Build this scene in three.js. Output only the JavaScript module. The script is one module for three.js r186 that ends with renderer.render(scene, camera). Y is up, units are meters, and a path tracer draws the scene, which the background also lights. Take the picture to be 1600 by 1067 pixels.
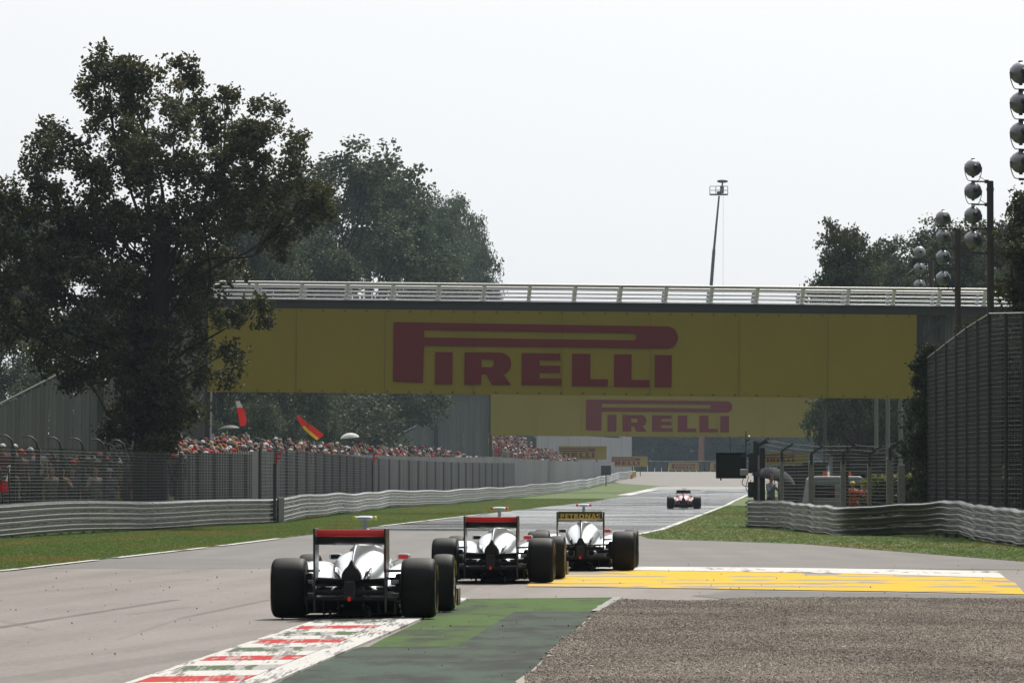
import * as THREE from 'three';
import { mergeGeometries, toCreasedNormals } from 'three/addons/utils/BufferGeometryUtils.js';
import { RoundedBoxGeometry } from 'three/addons/geometries/RoundedBoxGeometry.js';
import { TextGeometry } from 'three/addons/geometries/TextGeometry.js';
import { FontLoader } from 'three/addons/loaders/FontLoader.js';
import { MarchingCubes } from 'three/addons/objects/MarchingCubes.js';

// ---------------------------------------------------------------- camera, sky, sun, exposure
const scene = new THREE.Scene();
const F = 8889, CAMH = 1.52, PITCH = Math.atan(217.5 / F);           // focal length in photograph pixels, eye height, tilt
const camera = new THREE.PerspectiveCamera(2 * Math.atan(533.5 / F) * 180 / Math.PI, 1600 / 1067, 1, 4000);
camera.position.set(0, CAMH, 0);
camera.rotation.x = PITCH;
scene.add(camera);

const SUN = new THREE.Vector3(Math.sin(0.32) * Math.cos(0.87), Math.sin(0.87), -Math.cos(0.32) * Math.cos(0.87));
function hazySky() {                                                   // hazy white sky, brighter round the sun, greyer away from it
  const w = 256, h = 128, data = new Float32Array(w * h * 4), v = new THREE.Vector3();
  for (let y = 0; y < h; y++) for (let x = 0; x < w; x++) {
    const el = ((y + 0.5) / h - 0.5) * Math.PI, az = ((x + 0.5) / w - 0.5) * 2 * Math.PI;
    v.set(Math.cos(el) * Math.cos(az), Math.sin(el), Math.cos(el) * Math.sin(az));
    const c = v.dot(SUN), up = Math.max(0, v.y);
    const q = (1 + c) / 2, g = 0.15 + 1.35 * Math.pow(q, 2.6) + 0.4 * Math.pow(q, 18);
    const L = g, i = (y * w + x) * 4;
    data[i] = L * (0.985 - 0.05 * up); data[i + 1] = L * (1.0 - 0.02 * up); data[i + 2] = L * (1.005 + 0.03 * up); data[i + 3] = 1;
  }
  const t = new THREE.DataTexture(data, w, h, THREE.RGBAFormat, THREE.FloatType);
  t.mapping = THREE.EquirectangularReflectionMapping; t.magFilter = THREE.LinearFilter; t.needsUpdate = true;
  return t;
}
scene.background = hazySky();
scene.environment = scene.background;
const sun = new THREE.DirectionalLight(new THREE.Color(1, 0.94, 0.84), 4.3);
sun.position.copy(SUN).multiplyScalar(400).add(new THREE.Vector3(0, 0, -200));
sun.target.position.set(0, 0, -200); sun.shadow.radius = 1.3; sun.castShadow = true;
Object.assign(sun.shadow.camera, { left: -300, right: 300, top: 300, bottom: -300, near: 1, far: 1200 });
sun.name = 'sun'; scene.add(sun, sun.target);
scene.fog = new THREE.FogExp2(new THREE.Color(0.66, 0.84, 1.0), 1.35e-4);
const renderer = new THREE.WebGLRenderer();
renderer.toneMapping = THREE.LinearToneMapping; renderer.toneMappingExposure = 1.0; renderer.shadowMap.enabled = true;

// ---------------------------------------------------------------- helpers
function rng(seed) { let a = seed >>> 0; return () => { a = (a + 0x6d2b79f5) | 0; let t = Math.imul(a ^ (a >>> 15), 1 | a); t = (t + Math.imul(t ^ (t >>> 7), 61 | t)) ^ t; return ((t ^ (t >>> 14)) >>> 0) / 4294967296; }; }
const V = (x, y, z) => new THREE.Vector3(x, y, z), lerp = (a, b, t) => a + (b - a) * t, clamp = (x, a, b) => Math.min(b, Math.max(a, x));
const smooth = (a, b, x) => { const t = clamp((x - a) / (b - a), 0, 1); return t * t * (3 - 2 * t); };
const cp = Math.cos(PITCH), sp = Math.sin(PITCH);
function ray(px, py) { const u = (px - 800) / F, v = (533.5 - py) / F; return V(u, v * cp + sp, -cp + v * sp); }
function at(px, py, d) { const r = ray(px, py); return r.multiplyScalar(d / -r.z).add(V(0, CAMH, 0)); }   // the place seen at that spot, d metres ahead
function gr(px, py) { const r = ray(px, py), t = CAMH / -r.y; return [r.x * t, -r.z * t]; }                // the spot of level ground seen there: [x, metres ahead]
const E = d => d < 350 ? 0 : 2.8 * Math.pow(Math.min(d, 860) / 500 - 0.7, 1.6);                            // the land rises beyond the bridges
function table(rows) { return d => { if (d <= rows[0][0]) { const [a, b] = rows; return lerp(a[1], b[1], (d - a[0]) / (b[0] - a[0])); } for (let i = 1; i < rows.length; i++) if (d <= rows[i][0]) return lerp(rows[i - 1][1], rows[i][1], (d - rows[i - 1][0]) / (rows[i][0] - rows[i - 1][0])); const a = rows[rows.length - 2], b = rows[rows.length - 1]; return lerp(a[1], b[1], (d - a[0]) / (b[0] - a[0])); }; }

const taken = new Map();
function numbered(n) { const k = taken.get(n) ?? 0; taken.set(n, k + 1); return k ? n + '_' + String(k).padStart(3, '0') : n; }
function shadow(o) { o.castShadow = o.receiveShadow = true; return o; }
function thing(name, label, category, pos = [0, 0, 0], turn = 0, group) {
  const o = new THREE.Group(); o.name = numbered(name); o.position.set(...(pos.isVector3 ? pos.toArray() : pos)); o.rotation.y = turn;
  o.userData = { label, category }; if (group) o.userData.group = group; scene.add(o); return o;
}
function part(name, geo, mat, parent) { const m = shadow(new THREE.Mesh(Array.isArray(geo) ? merge(geo) : geo, mat)); m.name = name; parent.add(m); return m; }
function solo(name, geo, mat, label, category, group) { const m = part(numbered(name), geo, mat, scene); m.userData = { label, category }; if (group) m.userData.group = group; return m; }
function struct(name, geo, mat, label) { const m = part(numbered(name), geo, mat, scene); m.userData = { kind: 'structure', label, category: name.replace(/_/g, ' ') }; return m; }
function inst(name, geo, mat, mats, parent, colors) {
  const m = shadow(new THREE.InstancedMesh(geo, mat, mats.length)); m.name = name;
  mats.forEach((x, i) => m.setMatrixAt(i, x)); if (colors) colors.forEach((c, i) => m.setColorAt(i, c));
  parent.add(m); return m;
}
function copy(o, label, pos, turn) { const c = o.clone(); c.name = numbered(o.name.replace(/_\d+$/, '')); c.userData = { ...o.userData }; if (label) c.userData.label = label; if (pos) c.position.set(...(pos.isVector3 ? pos.toArray() : pos)); if (turn !== undefined) c.rotation.y = turn; scene.add(c); return c; }
function norm(g) { g = g.index ? g.toNonIndexed() : g; for (const k of Object.keys(g.attributes)) if (!['position', 'normal', 'uv', 'color'].includes(k)) g.deleteAttribute(k); if (!g.attributes.uv) g.setAttribute('uv', new THREE.BufferAttribute(new Float32Array(g.attributes.position.count * 2), 2)); if (!g.attributes.normal) g.computeVertexNormals(); return g; }
function merge(list) { return list.length === 1 ? list[0] : mergeGeometries(list.map(norm)); }
const box = (w, h, d, x = 0, y = 0, z = 0, r) => { const g = r ? new RoundedBoxGeometry(w, h, d, 2, r) : new THREE.BoxGeometry(w, h, d); return g.translate(x, y, z); };
const cyl = (r0, r1, h, x = 0, y = 0, z = 0, n = 12) => new THREE.CylinderGeometry(r0, r1, h, n).translate(x, y, z);
function bar(a, b, r, n = 6, r1 = r) { const d = b.clone().sub(a), g = new THREE.CylinderGeometry(r1, r, d.length(), n); g.applyQuaternion(new THREE.Quaternion().setFromUnitVectors(V(0, 1, 0), d.clone().normalize())); return g.translate((a.x + b.x) / 2, (a.y + b.y) / 2, (a.z + b.z) / 2); }
function beam(a, b, w, h) { const d = b.clone().sub(a), g = new THREE.BoxGeometry(w, h, d.length()); const m = new THREE.Matrix4().lookAt(b, a, V(0, 1, 0)); return g.applyMatrix4(m).translate((a.x + b.x) / 2, (a.y + b.y) / 2, (a.z + b.z) / 2); }
function tube(pts, radii, n = 8) {                                     // a tapered tube through points
  const c = new THREE.CatmullRomCurve3(pts), k = Math.max(4, pts.length * 4), g = new THREE.TubeGeometry(c, k, 1, n), p = g.attributes.position;
  for (let i = 0; i <= k; i++) { const q = c.getPointAt(i / k), f = i / k * (radii.length - 1), j = Math.min(radii.length - 2, Math.floor(f)), r = lerp(radii[j], radii[j + 1], f - j); for (let s = 0; s <= n; s++) { const m = i * (n + 1) + s; p.setXYZ(m, q.x + (p.getX(m) - q.x) * r, q.y + (p.getY(m) - q.y) * r, q.z + (p.getZ(m) - q.z) * r); } }
  g.computeVertexNormals(); return g;
}
function sheet(poly, y) {                                              // a level sheet; poly is [x, metres ahead]
  let a = 0; poly.forEach((p, i) => { const q = poly[(i + 1) % poly.length]; a += p[0] * q[1] - q[0] * p[1]; });
  const g = new THREE.ShapeGeometry(new THREE.Shape((a < 0 ? poly.slice().reverse() : poly).map(p => new THREE.Vector2(...p))));
  return g.rotateX(-Math.PI / 2).translate(0, y, 0);
}
function ribbon(l, r, d0, d1, step, y, cols = 2) {                     // a sheet between two edges given as x of the metres ahead, lying on the land
  const n = Math.ceil((d1 - d0) / step), P = [], U = [], I = [];
  for (let i = 0; i <= n; i++) { const d = lerp(d0, d1, i / n), a = l(d), b = r(d); for (let c = 0; c < cols; c++) { const x = lerp(a, b, c / (cols - 1)); P.push(x, E(d) + (typeof y === 'function' ? y(x, d, c / (cols - 1)) : y), -d); U.push(x, d); } }
  for (let i = 0; i < n; i++) for (let c = 0; c < cols - 1; c++) { const q = i * cols + c; I.push(q, q + 1, q + cols, q + 1, q + cols + 1, q + cols); }
  const g = new THREE.BufferGeometry(); g.setAttribute('position', new THREE.Float32BufferAttribute(P, 3)); g.setAttribute('uv', new THREE.Float32BufferAttribute(U, 2)); g.setIndex(I); g.computeVertexNormals(); return g;
}
// noise and textures
const hash = (x, y, s) => { let h = Math.imul(x, 374761393) ^ Math.imul(y, 668265263) ^ Math.imul(s, 1274126177); h = Math.imul(h ^ (h >>> 13), 1274126177); return ((h ^ (h >>> 16)) >>> 0) / 4294967296; };
function vnoise(x, y, per, s) { const xi = Math.floor(x), yi = Math.floor(y), fx = x - xi, fy = y - yi, u = fx * fx * (3 - 2 * fx), v = fy * fy * (3 - 2 * fy), m = k => ((k % per) + per) % per; return lerp(lerp(hash(m(xi), m(yi), s), hash(m(xi + 1), m(yi), s), u), lerp(hash(m(xi), m(yi + 1), s), hash(m(xi + 1), m(yi + 1), s), u), v); }
function fbm(x, y, per, s, o = 4) { let a = 0, f = 1, w = 0.5, t = 0; for (let i = 0; i < o; i++) { a += w * vnoise(x * f, y * f, per * f, s + i); t += w; f *= 2; w *= 0.5; } return a / t; }
function tex(w, h, fn, rep, srgb = true) {
  const d = new Uint8Array(w * h * 4), e = c => { c = clamp(c, 0, 1); return Math.round(255 * (srgb ? (c <= 0.0031308 ? 12.92 * c : 1.055 * Math.pow(c, 1 / 2.4) - 0.055) : c)); };
  for (let y = 0; y < h; y++) for (let x = 0; x < w; x++) { const c = fn(x / w, y / h, x, y), i = (y * w + x) * 4; d[i] = e(c[0]); d[i + 1] = e(c[1]); d[i + 2] = e(c[2]); d[i + 3] = 255; }
  const t = new THREE.DataTexture(d, w, h); t.magFilter = THREE.LinearFilter; t.wrapS = t.wrapT = THREE.RepeatWrapping; t.colorSpace = srgb ? THREE.SRGBColorSpace : THREE.NoColorSpace; t.repeat.set(...rep); t.needsUpdate = true; return t;
}
const std = o => new THREE.MeshStandardMaterial(o), rgb = (r, g, b) => new THREE.Color().setRGB(r, g, b);
const tone = (c, k) => c.map(v => v * k);

// ---------------------------------------------------------------- materials
const M = {};
const grainTex = (base, amp, size, per, seed) => tex(size, size, (u, v, x, y) => { const k = 1 + amp * (hash(x, y, seed) - 0.5) * 1.2 + amp * (fbm(u * per, v * per, per, seed) - 0.5) * 1.4; return tone(base, k); }, [1 / 4, 1 / 4]);
{
  // near tarmac: one map over x -20..20, 30..130 m ahead, with the rubber marks, patches and grit that lie on it
  const X0 = -20, XW = 40, D0 = 30, DW = 100;
  const segs = [[gr(-60, 990), gr(0, 980), 0.11, 0.5], [gr(0, 980), gr(275, 937), 0.1, 0.62], [gr(280, 966), gr(420, 937), 0.07, 0.45], [gr(180, 1000), gr(280, 966), 0.05, 0.2], [gr(0, 1066), gr(330, 1018), 0.35, 0.25], [gr(0, 1040), gr(420, 985), 0.25, 0.14], [gr(0, 930), gr(300, 905), 0.3, 0.1], [gr(200, 960), gr(300, 948), 0.12, 0.22], [gr(0, 970), gr(60, 985), 0.1, 0.2], [gr(0, 1010), gr(380, 960), 0.4, 0.1], [gr(1150, 930), gr(1260, 902), 0.5, 0.3], [gr(760, 905), gr(560, 985), 0.2, 0.2], [gr(940, 893), gr(1300, 862), 0.4, 0.12]];
  M.asphaltNear = new THREE.MeshPhysicalMaterial({ specularIntensity: 0.6, roughness: 0.82, map: tex(1400, 2048, (u, v, x, y) => {
    const X = X0 + u * XW, D = D0 + v * DW;
    let k = 1 + 0.3 * (hash(x, y, 3) - 0.5) + 0.22 * (fbm(u * 60, v * 30, 4096, 4) - 0.5) + 0.45 * (fbm((X - 0.05 * D) * 1.6 + 90, D * 0.05, 4096, 9) - 0.5) + 0.2 * (fbm(X * 0.5 + 40, D * 0.12, 4096, 14) - 0.5);
    if (hash(x, y, 17) > 0.9985) k *= 0.35;
    for (const [a, b, w, s] of segs) { const dx = b[0] - a[0], dy = b[1] - a[1], t = clamp(((X - a[0]) * dx + (D - a[1]) * dy) / (dx * dx + dy * dy), 0, 1), q = Math.hypot(X - a[0] - dx * t, D - a[1] - dy * t); if (q < w) k *= 1 - s * smooth(w, w * 0.5, q) * (0.55 + 0.6 * fbm(X * 9, D * 1.3, 4096, 21)); }
    return tone([0.192, 0.170, 0.156], k);
  }, [1 / XW, 1 / DW]) });
  M.asphaltNear.map.offset.set(-X0 / XW, -D0 / DW);
}
const aspFine = (base, seed, rep) => { const t = tex(512, 512, (u, v, x, y) => tone(base, 1 + 0.36 * (hash(x, y, seed) - 0.5) + 0.4 * (fbm(u * 10, v * 10, 10, seed) - 0.5) + 0.3 * (fbm(u * 24, v * 2, 2, seed + 5, 2) - 0.5)), rep); return t; };
M.asphaltFar = std({ roughness: 0.8, map: aspFine([0.112, 0.102, 0.097], 31, [1 / 14, 1 / 40]) });
M.asphaltHot = std({ roughness: 1, map: aspFine([0.075, 0.072, 0.073], 33, [1 / 14, 1 / 40]), roughnessMap: tex(256, 512, (u, v) => { const n = fbm(u * 3, v * 24, 24, 41, 4); const r = lerp(0.26, 0.1, smooth(0.3, 0.6, n)); return [r, r, r]; }, [1 / 18, 1 / 110], false), bumpMap: tex(64, 512, (u, v) => { const n = fbm(u * 2, v * 64, 64, 43, 3); return [n, n, n]; }, [1 / 20, 1 / 60], false), bumpScale: 0.002 });
M.asphaltDark = std({ roughness: 0.85, map: aspFine([0.1, 0.095, 0.092], 35, [1 / 6, 1 / 6]) });
M.apron = std({ roughness: 0.82, map: aspFine([0.122, 0.109, 0.102], 36, [1 / 14, 1 / 30]) });
M.grassSoil = std({ roughness: 1, map: tex(512, 512, (u, v, x, y) => { const n = fbm(u * 12, v * 12, 12, 51), k = 0.7 + 0.6 * n + 0.4 * (hash(x, y, 52) - 0.5), d = smooth(0.55, 0.75, fbm(u * 5, v * 5, 5, 53)); return tone([lerp(0.072, 0.1, d), lerp(0.112, 0.1, d), 0.02], k); }, [1 / 7, 1 / 7]) });
M.land = std({ roughness: 1, map: tex(256, 256, (u, v, x, y) => tone([0.06, 0.075, 0.03], 0.7 + 0.6 * fbm(u * 8, v * 8, 8, 61)), [1 / 30, 1 / 30]) });
M.gravelFar = std({ roughness: 1, map: tex(256, 256, (u, v, x, y) => tone([0.2, 0.182, 0.165], 0.8 + 0.4 * fbm(u * 8, v * 8, 8, 63)), [1 / 20, 1 / 40]) });
M.gravel = std({ roughness: 1, map: tex(1024, 1024, (u, v, x, y) => { const k = 0.5 + 0.6 * vnoise(u * 400, v * 400, 400, 71) + 0.4 * (fbm(u * 10, v * 10, 10, 72) - 0.5) + 0.35 * hash(x, y, 73); return tone([0.32, 0.277, 0.24], k); }, [1 / 8, 1 / 8]) });
const worn = (base, under, seed, amt, sx, sy, rep, grain = 0.3, soft = 0.12) => new THREE.MeshPhysicalMaterial({ roughness: 0.95, specularIntensity: 0.3, map: tex(1024, 1024, (u, v, x, y) => { const n = fbm(u * sx, v * sy, Math.min(sx, sy), seed, 5), n2 = fbm(u * sx * 5, v * sy * 2, Math.min(sx, sy), seed + 9, 3), w = smooth(amt, amt + soft, n * 0.62 + n2 * 0.38), k = 1 + grain * (hash(x, y, seed + 2) - 0.5); return [0, 1, 2].map(i => lerp(base[i], under[i], w) * k); }, rep) });
M.greenPaint = worn([0.062, 0.115, 0.026], [0.038, 0.042, 0.032], 81, 0.42, 10, 10, [1 / 9, 1 / 16], 0.4, 0.36);
M.greenOld = worn([0.058, 0.078, 0.06], [0.036, 0.039, 0.035], 85, 0.36, 10, 10, [1 / 9, 1 / 14], 0.7, 0.32);
M.greenTeal = worn([0.06, 0.086, 0.068], [0.036, 0.042, 0.037], 87, 0.36, 10, 10, [1 / 9, 1 / 14], 0.7, 0.32);
M.whitePaint = worn([0.55, 0.535, 0.515], [0.22, 0.205, 0.195], 91, 0.52, 60, 34, [1 / 6, 1 / 40]);
M.redPaint = worn([0.42, 0.04, 0.04], [0.36, 0.3, 0.28], 93, 0.54, 60, 34, [1 / 6, 1 / 40]);
M.kerbGreen = worn([0.09, 0.125, 0.075], [0.36, 0.35, 0.33], 95, 0.45, 60, 34, [1 / 6, 1 / 40]);
M.lineWhite = worn([0.58, 0.57, 0.55], [0.2, 0.185, 0.175], 97, 0.57, 8, 16, [1 / 4, 1 / 30]);
M.yellowPaint = new THREE.MeshPhysicalMaterial({ roughness: 0.9, specularIntensity: 0.3, map: tex(1024, 1024, (u, v, x, y) => {
  const X = u * 10, D = v * 24;                                        // x metres, metres ahead from 74
  const band = D => { const edges = [3.6, 7.2, 9.6, 12.6, 15.8]; let b = 0; for (const e of edges) b = Math.max(b, smooth(0.75, 0.2, Math.abs(D - e))); return b; };
  const n = fbm(X * 1.1, D * 0.35, 4096, 101, 4), fine = fbm(X * 5, D * 4, 4096, 103, 3);
  let w = band(D) * smooth(0.42, 0.6, n + 0.12 * (1 - X / 8)) + smooth(0.66, 0.74, fbm(X * 0.8 + 3, D * 0.22, 4096, 105, 3)) * 0.9 + smooth(0.68, 0.8, fine) * 0.5;
  w = clamp(w, 0, 1); const k = 1 + 0.22 * (hash(x, y, 107) - 0.5);
  return [lerp(0.64, 0.26, w) * k, lerp(0.40, 0.245, w) * k, lerp(0.025, 0.235, w) * k];
}, [1 / 10, 1 / 24]) });
M.yellowPaint.map.offset.set(0, -74 / 24);
M.zinc = std({ color: rgb(0.47, 0.46, 0.44), roughness: 0.5, metalness: 0.55 });
M.rail = std({ roughness: 0.26, metalness: 1, map: tex(256, 128, (u, v, x, y) => { const k = 0.75 + 0.5 * fbm(u * 6, v * 6, 6, 111) + 0.15 * (hash(x, y, 112) - 0.5); return tone([0.2, 0.198, 0.193], k); }, [1 / 3, 1]) });
M.dark = std({ color: rgb(0.03, 0.032, 0.034), roughness: 0.7 });
M.steelDark = std({ color: rgb(0.07, 0.07, 0.075), roughness: 0.55, metalness: 0.5 });
M.rust = std({ color: rgb(0.075, 0.055, 0.045), roughness: 0.75, metalness: 0.2 });
M.concrete = std({ roughness: 0.9, map: grainTex([0.3, 0.29, 0.27], 0.5, 256, 6, 121) });
M.poleGrey = std({ color: rgb(0.14, 0.14, 0.14), roughness: 0.85 }); M.wireBright = std({ color: rgb(0.14, 0.14, 0.15), roughness: 0.6, metalness: 0.2 });
M.wire = std({ color: rgb(0.11, 0.11, 0.115), roughness: 0.6, metalness: 0.3 });
M.cladding = std({ roughness: 0.6, metalness: 0.25, map: tex(256, 256, (u, v, x, y) => { const k = 0.75 + 0.5 * fbm(u * 4, v * 2, 2, 131) + 0.1 * (hash(x, y, 132) - 0.5); return tone([0.2, 0.2, 0.205], k); }, [1 / 4, 1 / 8]) });
M.claddingPale = std({ roughness: 0.65, metalness: 0.1, map: tex(256, 256, (u, v, x, y) => tone([0.19, 0.195, 0.2], 0.7 + 0.6 * fbm(u * 6, v * 2, 2, 135)), [1 / 5, 1 / 9]) });
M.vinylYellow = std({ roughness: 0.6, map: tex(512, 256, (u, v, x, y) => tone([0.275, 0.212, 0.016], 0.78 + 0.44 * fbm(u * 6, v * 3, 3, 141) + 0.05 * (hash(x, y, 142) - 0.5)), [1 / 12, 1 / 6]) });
M.vinylRed = std({ color: rgb(0.17, 0.011, 0.014), roughness: 0.6 });
M.vinylSeam = std({ color: rgb(0.21, 0.165, 0.02), roughness: 0.6 });
M.galv = std({ color: rgb(0.5, 0.51, 0.52), roughness: 0.35, metalness: 0.8 });
M.whiteRail = std({ color: rgb(0.8, 0.8, 0.79), roughness: 0.3, metalness: 0.25 });
M.bark = std({ color: rgb(0.045, 0.036, 0.028), roughness: 0.95 });
const leafMat = (r, g, b, t = 0.22) => new THREE.MeshPhysicalMaterial({ color: rgb(r, g, b), roughness: 0.9, transmission: t, thickness: 0, side: THREE.DoubleSide });
M.leafOak = leafMat(0.055, 0.062, 0.018, 0.4); M.leafMid = leafMat(0.06, 0.085, 0.042, 0.35); M.leafFar = leafMat(0.05, 0.07, 0.03); M.leafIvy = leafMat(0.035, 0.05, 0.02); M.leafWood = std({ color: rgb(0.04, 0.05, 0.025), roughness: 1, side: THREE.DoubleSide });
M.grass = new THREE.MeshPhysicalMaterial({ color: rgb(0.165, 0.22, 0.028), roughness: 0.8, side: THREE.DoubleSide, transmission: 0.45, thickness: 0 });
M.tyre = new THREE.MeshPhysicalMaterial({ roughness: 0.6, specularIntensity: 0.3, map: tex(256, 256, (u, v, x, y) => tone([0.012, 0.0115, 0.011], 0.8 + 0.5 * fbm(u * 8, v * 8, 8, 151) + 0.3 * (hash(x, y, 152) - 0.5)), [4, 1]) });
M.tyreMark = std({ color: rgb(0.6, 0.42, 0.05), roughness: 0.7 });
M.rim = std({ color: rgb(0.5, 0.48, 0.42), roughness: 0.3, metalness: 0.9 });
M.carbon = std({ color: rgb(0.014, 0.014, 0.016), roughness: 0.32 });
M.carbonMatt = std({ color: rgb(0.012, 0.012, 0.013), roughness: 0.6 });
M.chrome = new THREE.MeshPhysicalMaterial({ color: rgb(0.7, 0.735, 0.765), roughness: 0.3, metalness: 0.42, clearcoat: 0.6, clearcoatRoughness: 0.1 });
M.silver = new THREE.MeshPhysicalMaterial({ color: rgb(0.68, 0.71, 0.74), roughness: 0.36, metalness: 0.3, clearcoat: 0.8, clearcoatRoughness: 0.08 });
M.wingRed = new THREE.MeshPhysicalMaterial({ color: rgb(0.8, 0.014, 0.02), roughness: 0.4, clearcoat: 0.3 });
M.carRed = new THREE.MeshPhysicalMaterial({ color: rgb(0.62, 0.24, 0.25), roughness: 0.35, clearcoat: 0.8 });
M.wingGreen = new THREE.MeshPhysicalMaterial({ color: rgb(0.02, 0.04, 0.03), roughness: 0.35, clearcoat: 0.5 });
M.gold = std({ color: rgb(0.6, 0.5, 0.14), roughness: 0.5 });
M.red = std({ color: rgb(0.55, 0.03, 0.03), roughness: 0.5 });
M.lampRed = std({ color: rgb(0.5, 0.03, 0.02), roughness: 0.4, emissive: rgb(0.5, 0.02, 0.01), emissiveIntensity: 0.25 });
M.lime = std({ color: rgb(0.5, 0.55, 0.05), roughness: 0.4 });
M.white = std({ color: rgb(0.75, 0.75, 0.74), roughness: 0.5 });
M.blueGrey = std({ color: rgb(0.35, 0.42, 0.5), roughness: 0.4 });
M.blackGloss = std({ color: rgb(0.008, 0.008, 0.009), roughness: 0.35 });
M.glassDark = std({ color: rgb(0.01, 0.012, 0.014), roughness: 0.08 });
M.orange = std({ color: rgb(0.7, 0.16, 0.02), roughness: 0.6 });
M.hivis = std({ color: rgb(0.12, 0.6, 0.06), roughness: 0.7 });
M.yellowCloth = std({ color: rgb(0.6, 0.5, 0.06), roughness: 0.8 });
M.lampBall = std({ color: rgb(0.26, 0.26, 0.27), roughness: 0.4, metalness: 0.75 });
M.cloth = std({ roughness: 0.95 }); M.skin = std({ color: rgb(0.42, 0.24, 0.16), roughness: 0.7 });

// ---------------------------------------------------------------- the ground
{
  const g = new THREE.BufferGeometry(), P = [], U = [], I = [], xs = [-900, -400, -150, -60, -20, 20, 60, 150, 400, 900], ds = [-400, -100, 0, 100, 350]; for (let d = 380; d <= 860; d += 30) ds.push(d); ds.push(1000, 1500, 2200);
  ds.forEach(d => xs.forEach(x => { P.push(x, E(d) - 0.02, -d); U.push(x, d); }));
  for (let i = 0; i < ds.length - 1; i++) for (let j = 0; j < xs.length - 1; j++) { const q = i * xs.length + j; I.push(q, q + 1, q + xs.length, q + 1, q + xs.length + 1, q + xs.length); }
  g.setAttribute('position', new THREE.Float32BufferAttribute(P, 3)); g.setAttribute('uv', new THREE.Float32BufferAttribute(U, 2)); g.setIndex(I); g.computeVertexNormals();
  struct('ground', g, M.land, 'flat parkland ground under the track and the woods');
}
const edgeL = table([[40, -24], [90, -9.3], [95.8, -8.6], [130, -6.9], [155, -5.9], [215, -3.3], [338, 2.3], [500, 11.2], [560, 14.5], [640, 19]]);
const edgeR = table([[148, 3.1], [159, 3.58], [175, 4.7], [294, 10.6], [400, 15.7], [480, 20], [560, 25], [640, 31]]);
struct('track_asphalt', ribbon(d => -24, d => 24, 12, 98.6, 12, 0), M.asphaltNear, 'pale worn asphalt with black tyre marks in the foreground');
struct('race_track', ribbon(d => Math.max(edgeL(d), -24), d => d < 150 ? 24 : edgeR(d), 98.6, 172, 2, 0.002), M.asphaltFar, 'darker newer asphalt ahead of the cars');
struct('race_track', ribbon(edgeL, edgeR, 172, 600, 6, 0.002), M.asphaltHot, 'hot shiny asphalt straight running under both bridges');
// grass verges: left from the line to the guardrail, right between the track, the apron and the guardrail
const railL = table([[110, -16.6], [147, -13.2], [202, -8.2], [304, -6.7], [427, 0], [560, 7.3], [700, 13.2], [760, 17.5], [800, 22]]);
struct('grass_verge', ribbon(d => Math.min(railL(d) - 2.5, edgeL(d) - 1), d => edgeL(d), 70, 640, 4, d => 0.012), M.grassSoil, 'strip of mown grass along the left guardrail');
const vergeR = [[1000, 837], [1015, 842], [1040, 843.5], [1100, 845], [1250, 850], [1400, 862], [1500, 870], [1600, 878], [1700, 887]].map(p => gr(...p));
const vergeRPoly = [...vergeR, [16, 98], [22, 110], [30, 200], [30, 340], [edgeR(340), 340], [edgeR(294), 294], [edgeR(230), 230], [edgeR(175), 175], [edgeR(159), 159]];
struct('grass_verge', sheet(vergeRPoly, 0.014), M.grassSoil, 'grass corner between the track and the right guardrail');
struct('grass_verge', ribbon(d => edgeR(d), d => 60, 340, 560, 10, 0.012), M.grassSoil, 'grass beyond the right of the far straight');
struct('escape_road', sheet([gr(1000, 886), gr(1600, 890.5), [24, 92], [24, 120], ...vergeR.slice().reverse().map(([x, d]) => [x, d - 0.02]), [1.5, 135]], 0.006), M.apron, 'pale asphalt escape road between the yellow paint and the grass');
struct('gravel_trap', ribbon(d => d < 640 ? lerp(edgeL(600), 12, (d - 590) / 50) : 12, d => 90, 590, 862, 12, 0.02), M.gravelFar, 'pale far gravel run-off rising to the far barrier');
struct('service_road', ribbon(d => edgeL(d) - 1, d => 70, 548, 588, 4, 0.03), std({ color: rgb(0.26, 0.245, 0.23), roughness: 0.85 }), 'pale strip of road crossing before the far gravel');
// white edge lines
function line(f, w, d0, d1, label) { struct('edge_line', ribbon(d => f(d) - w / 2, d => f(d) + w / 2, d0, d1, 2, 0.02), M.lineWhite, label); }
line(d => edgeL(d) + 0.1, 0.16, 84, 108, 'white edge line at the left grass, nearest length');
line(d => edgeL(d) + 0.1, 0.18, 111, 128, 'white edge line at the left grass, middle length');
line(d => edgeL(d) + 0.1, 0.2, 131, 148, 'white edge line at the left grass, farther length');
line(d => edgeL(d) + 0.1, 0.2, 188, 260, 'thin white edge line at the left grass beyond the rear wing');
line(d => edgeR(d) - 0.1, 0.22, 158, 480, 'long white edge line along the right grass');
struct('kerb', ribbon(d => edgeL(d) - 0.9, d => edgeL(d) + 0.3, 470, 548, 4, 0.035), M.lineWhite, 'far white kerb at the end of the left grass');
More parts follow.
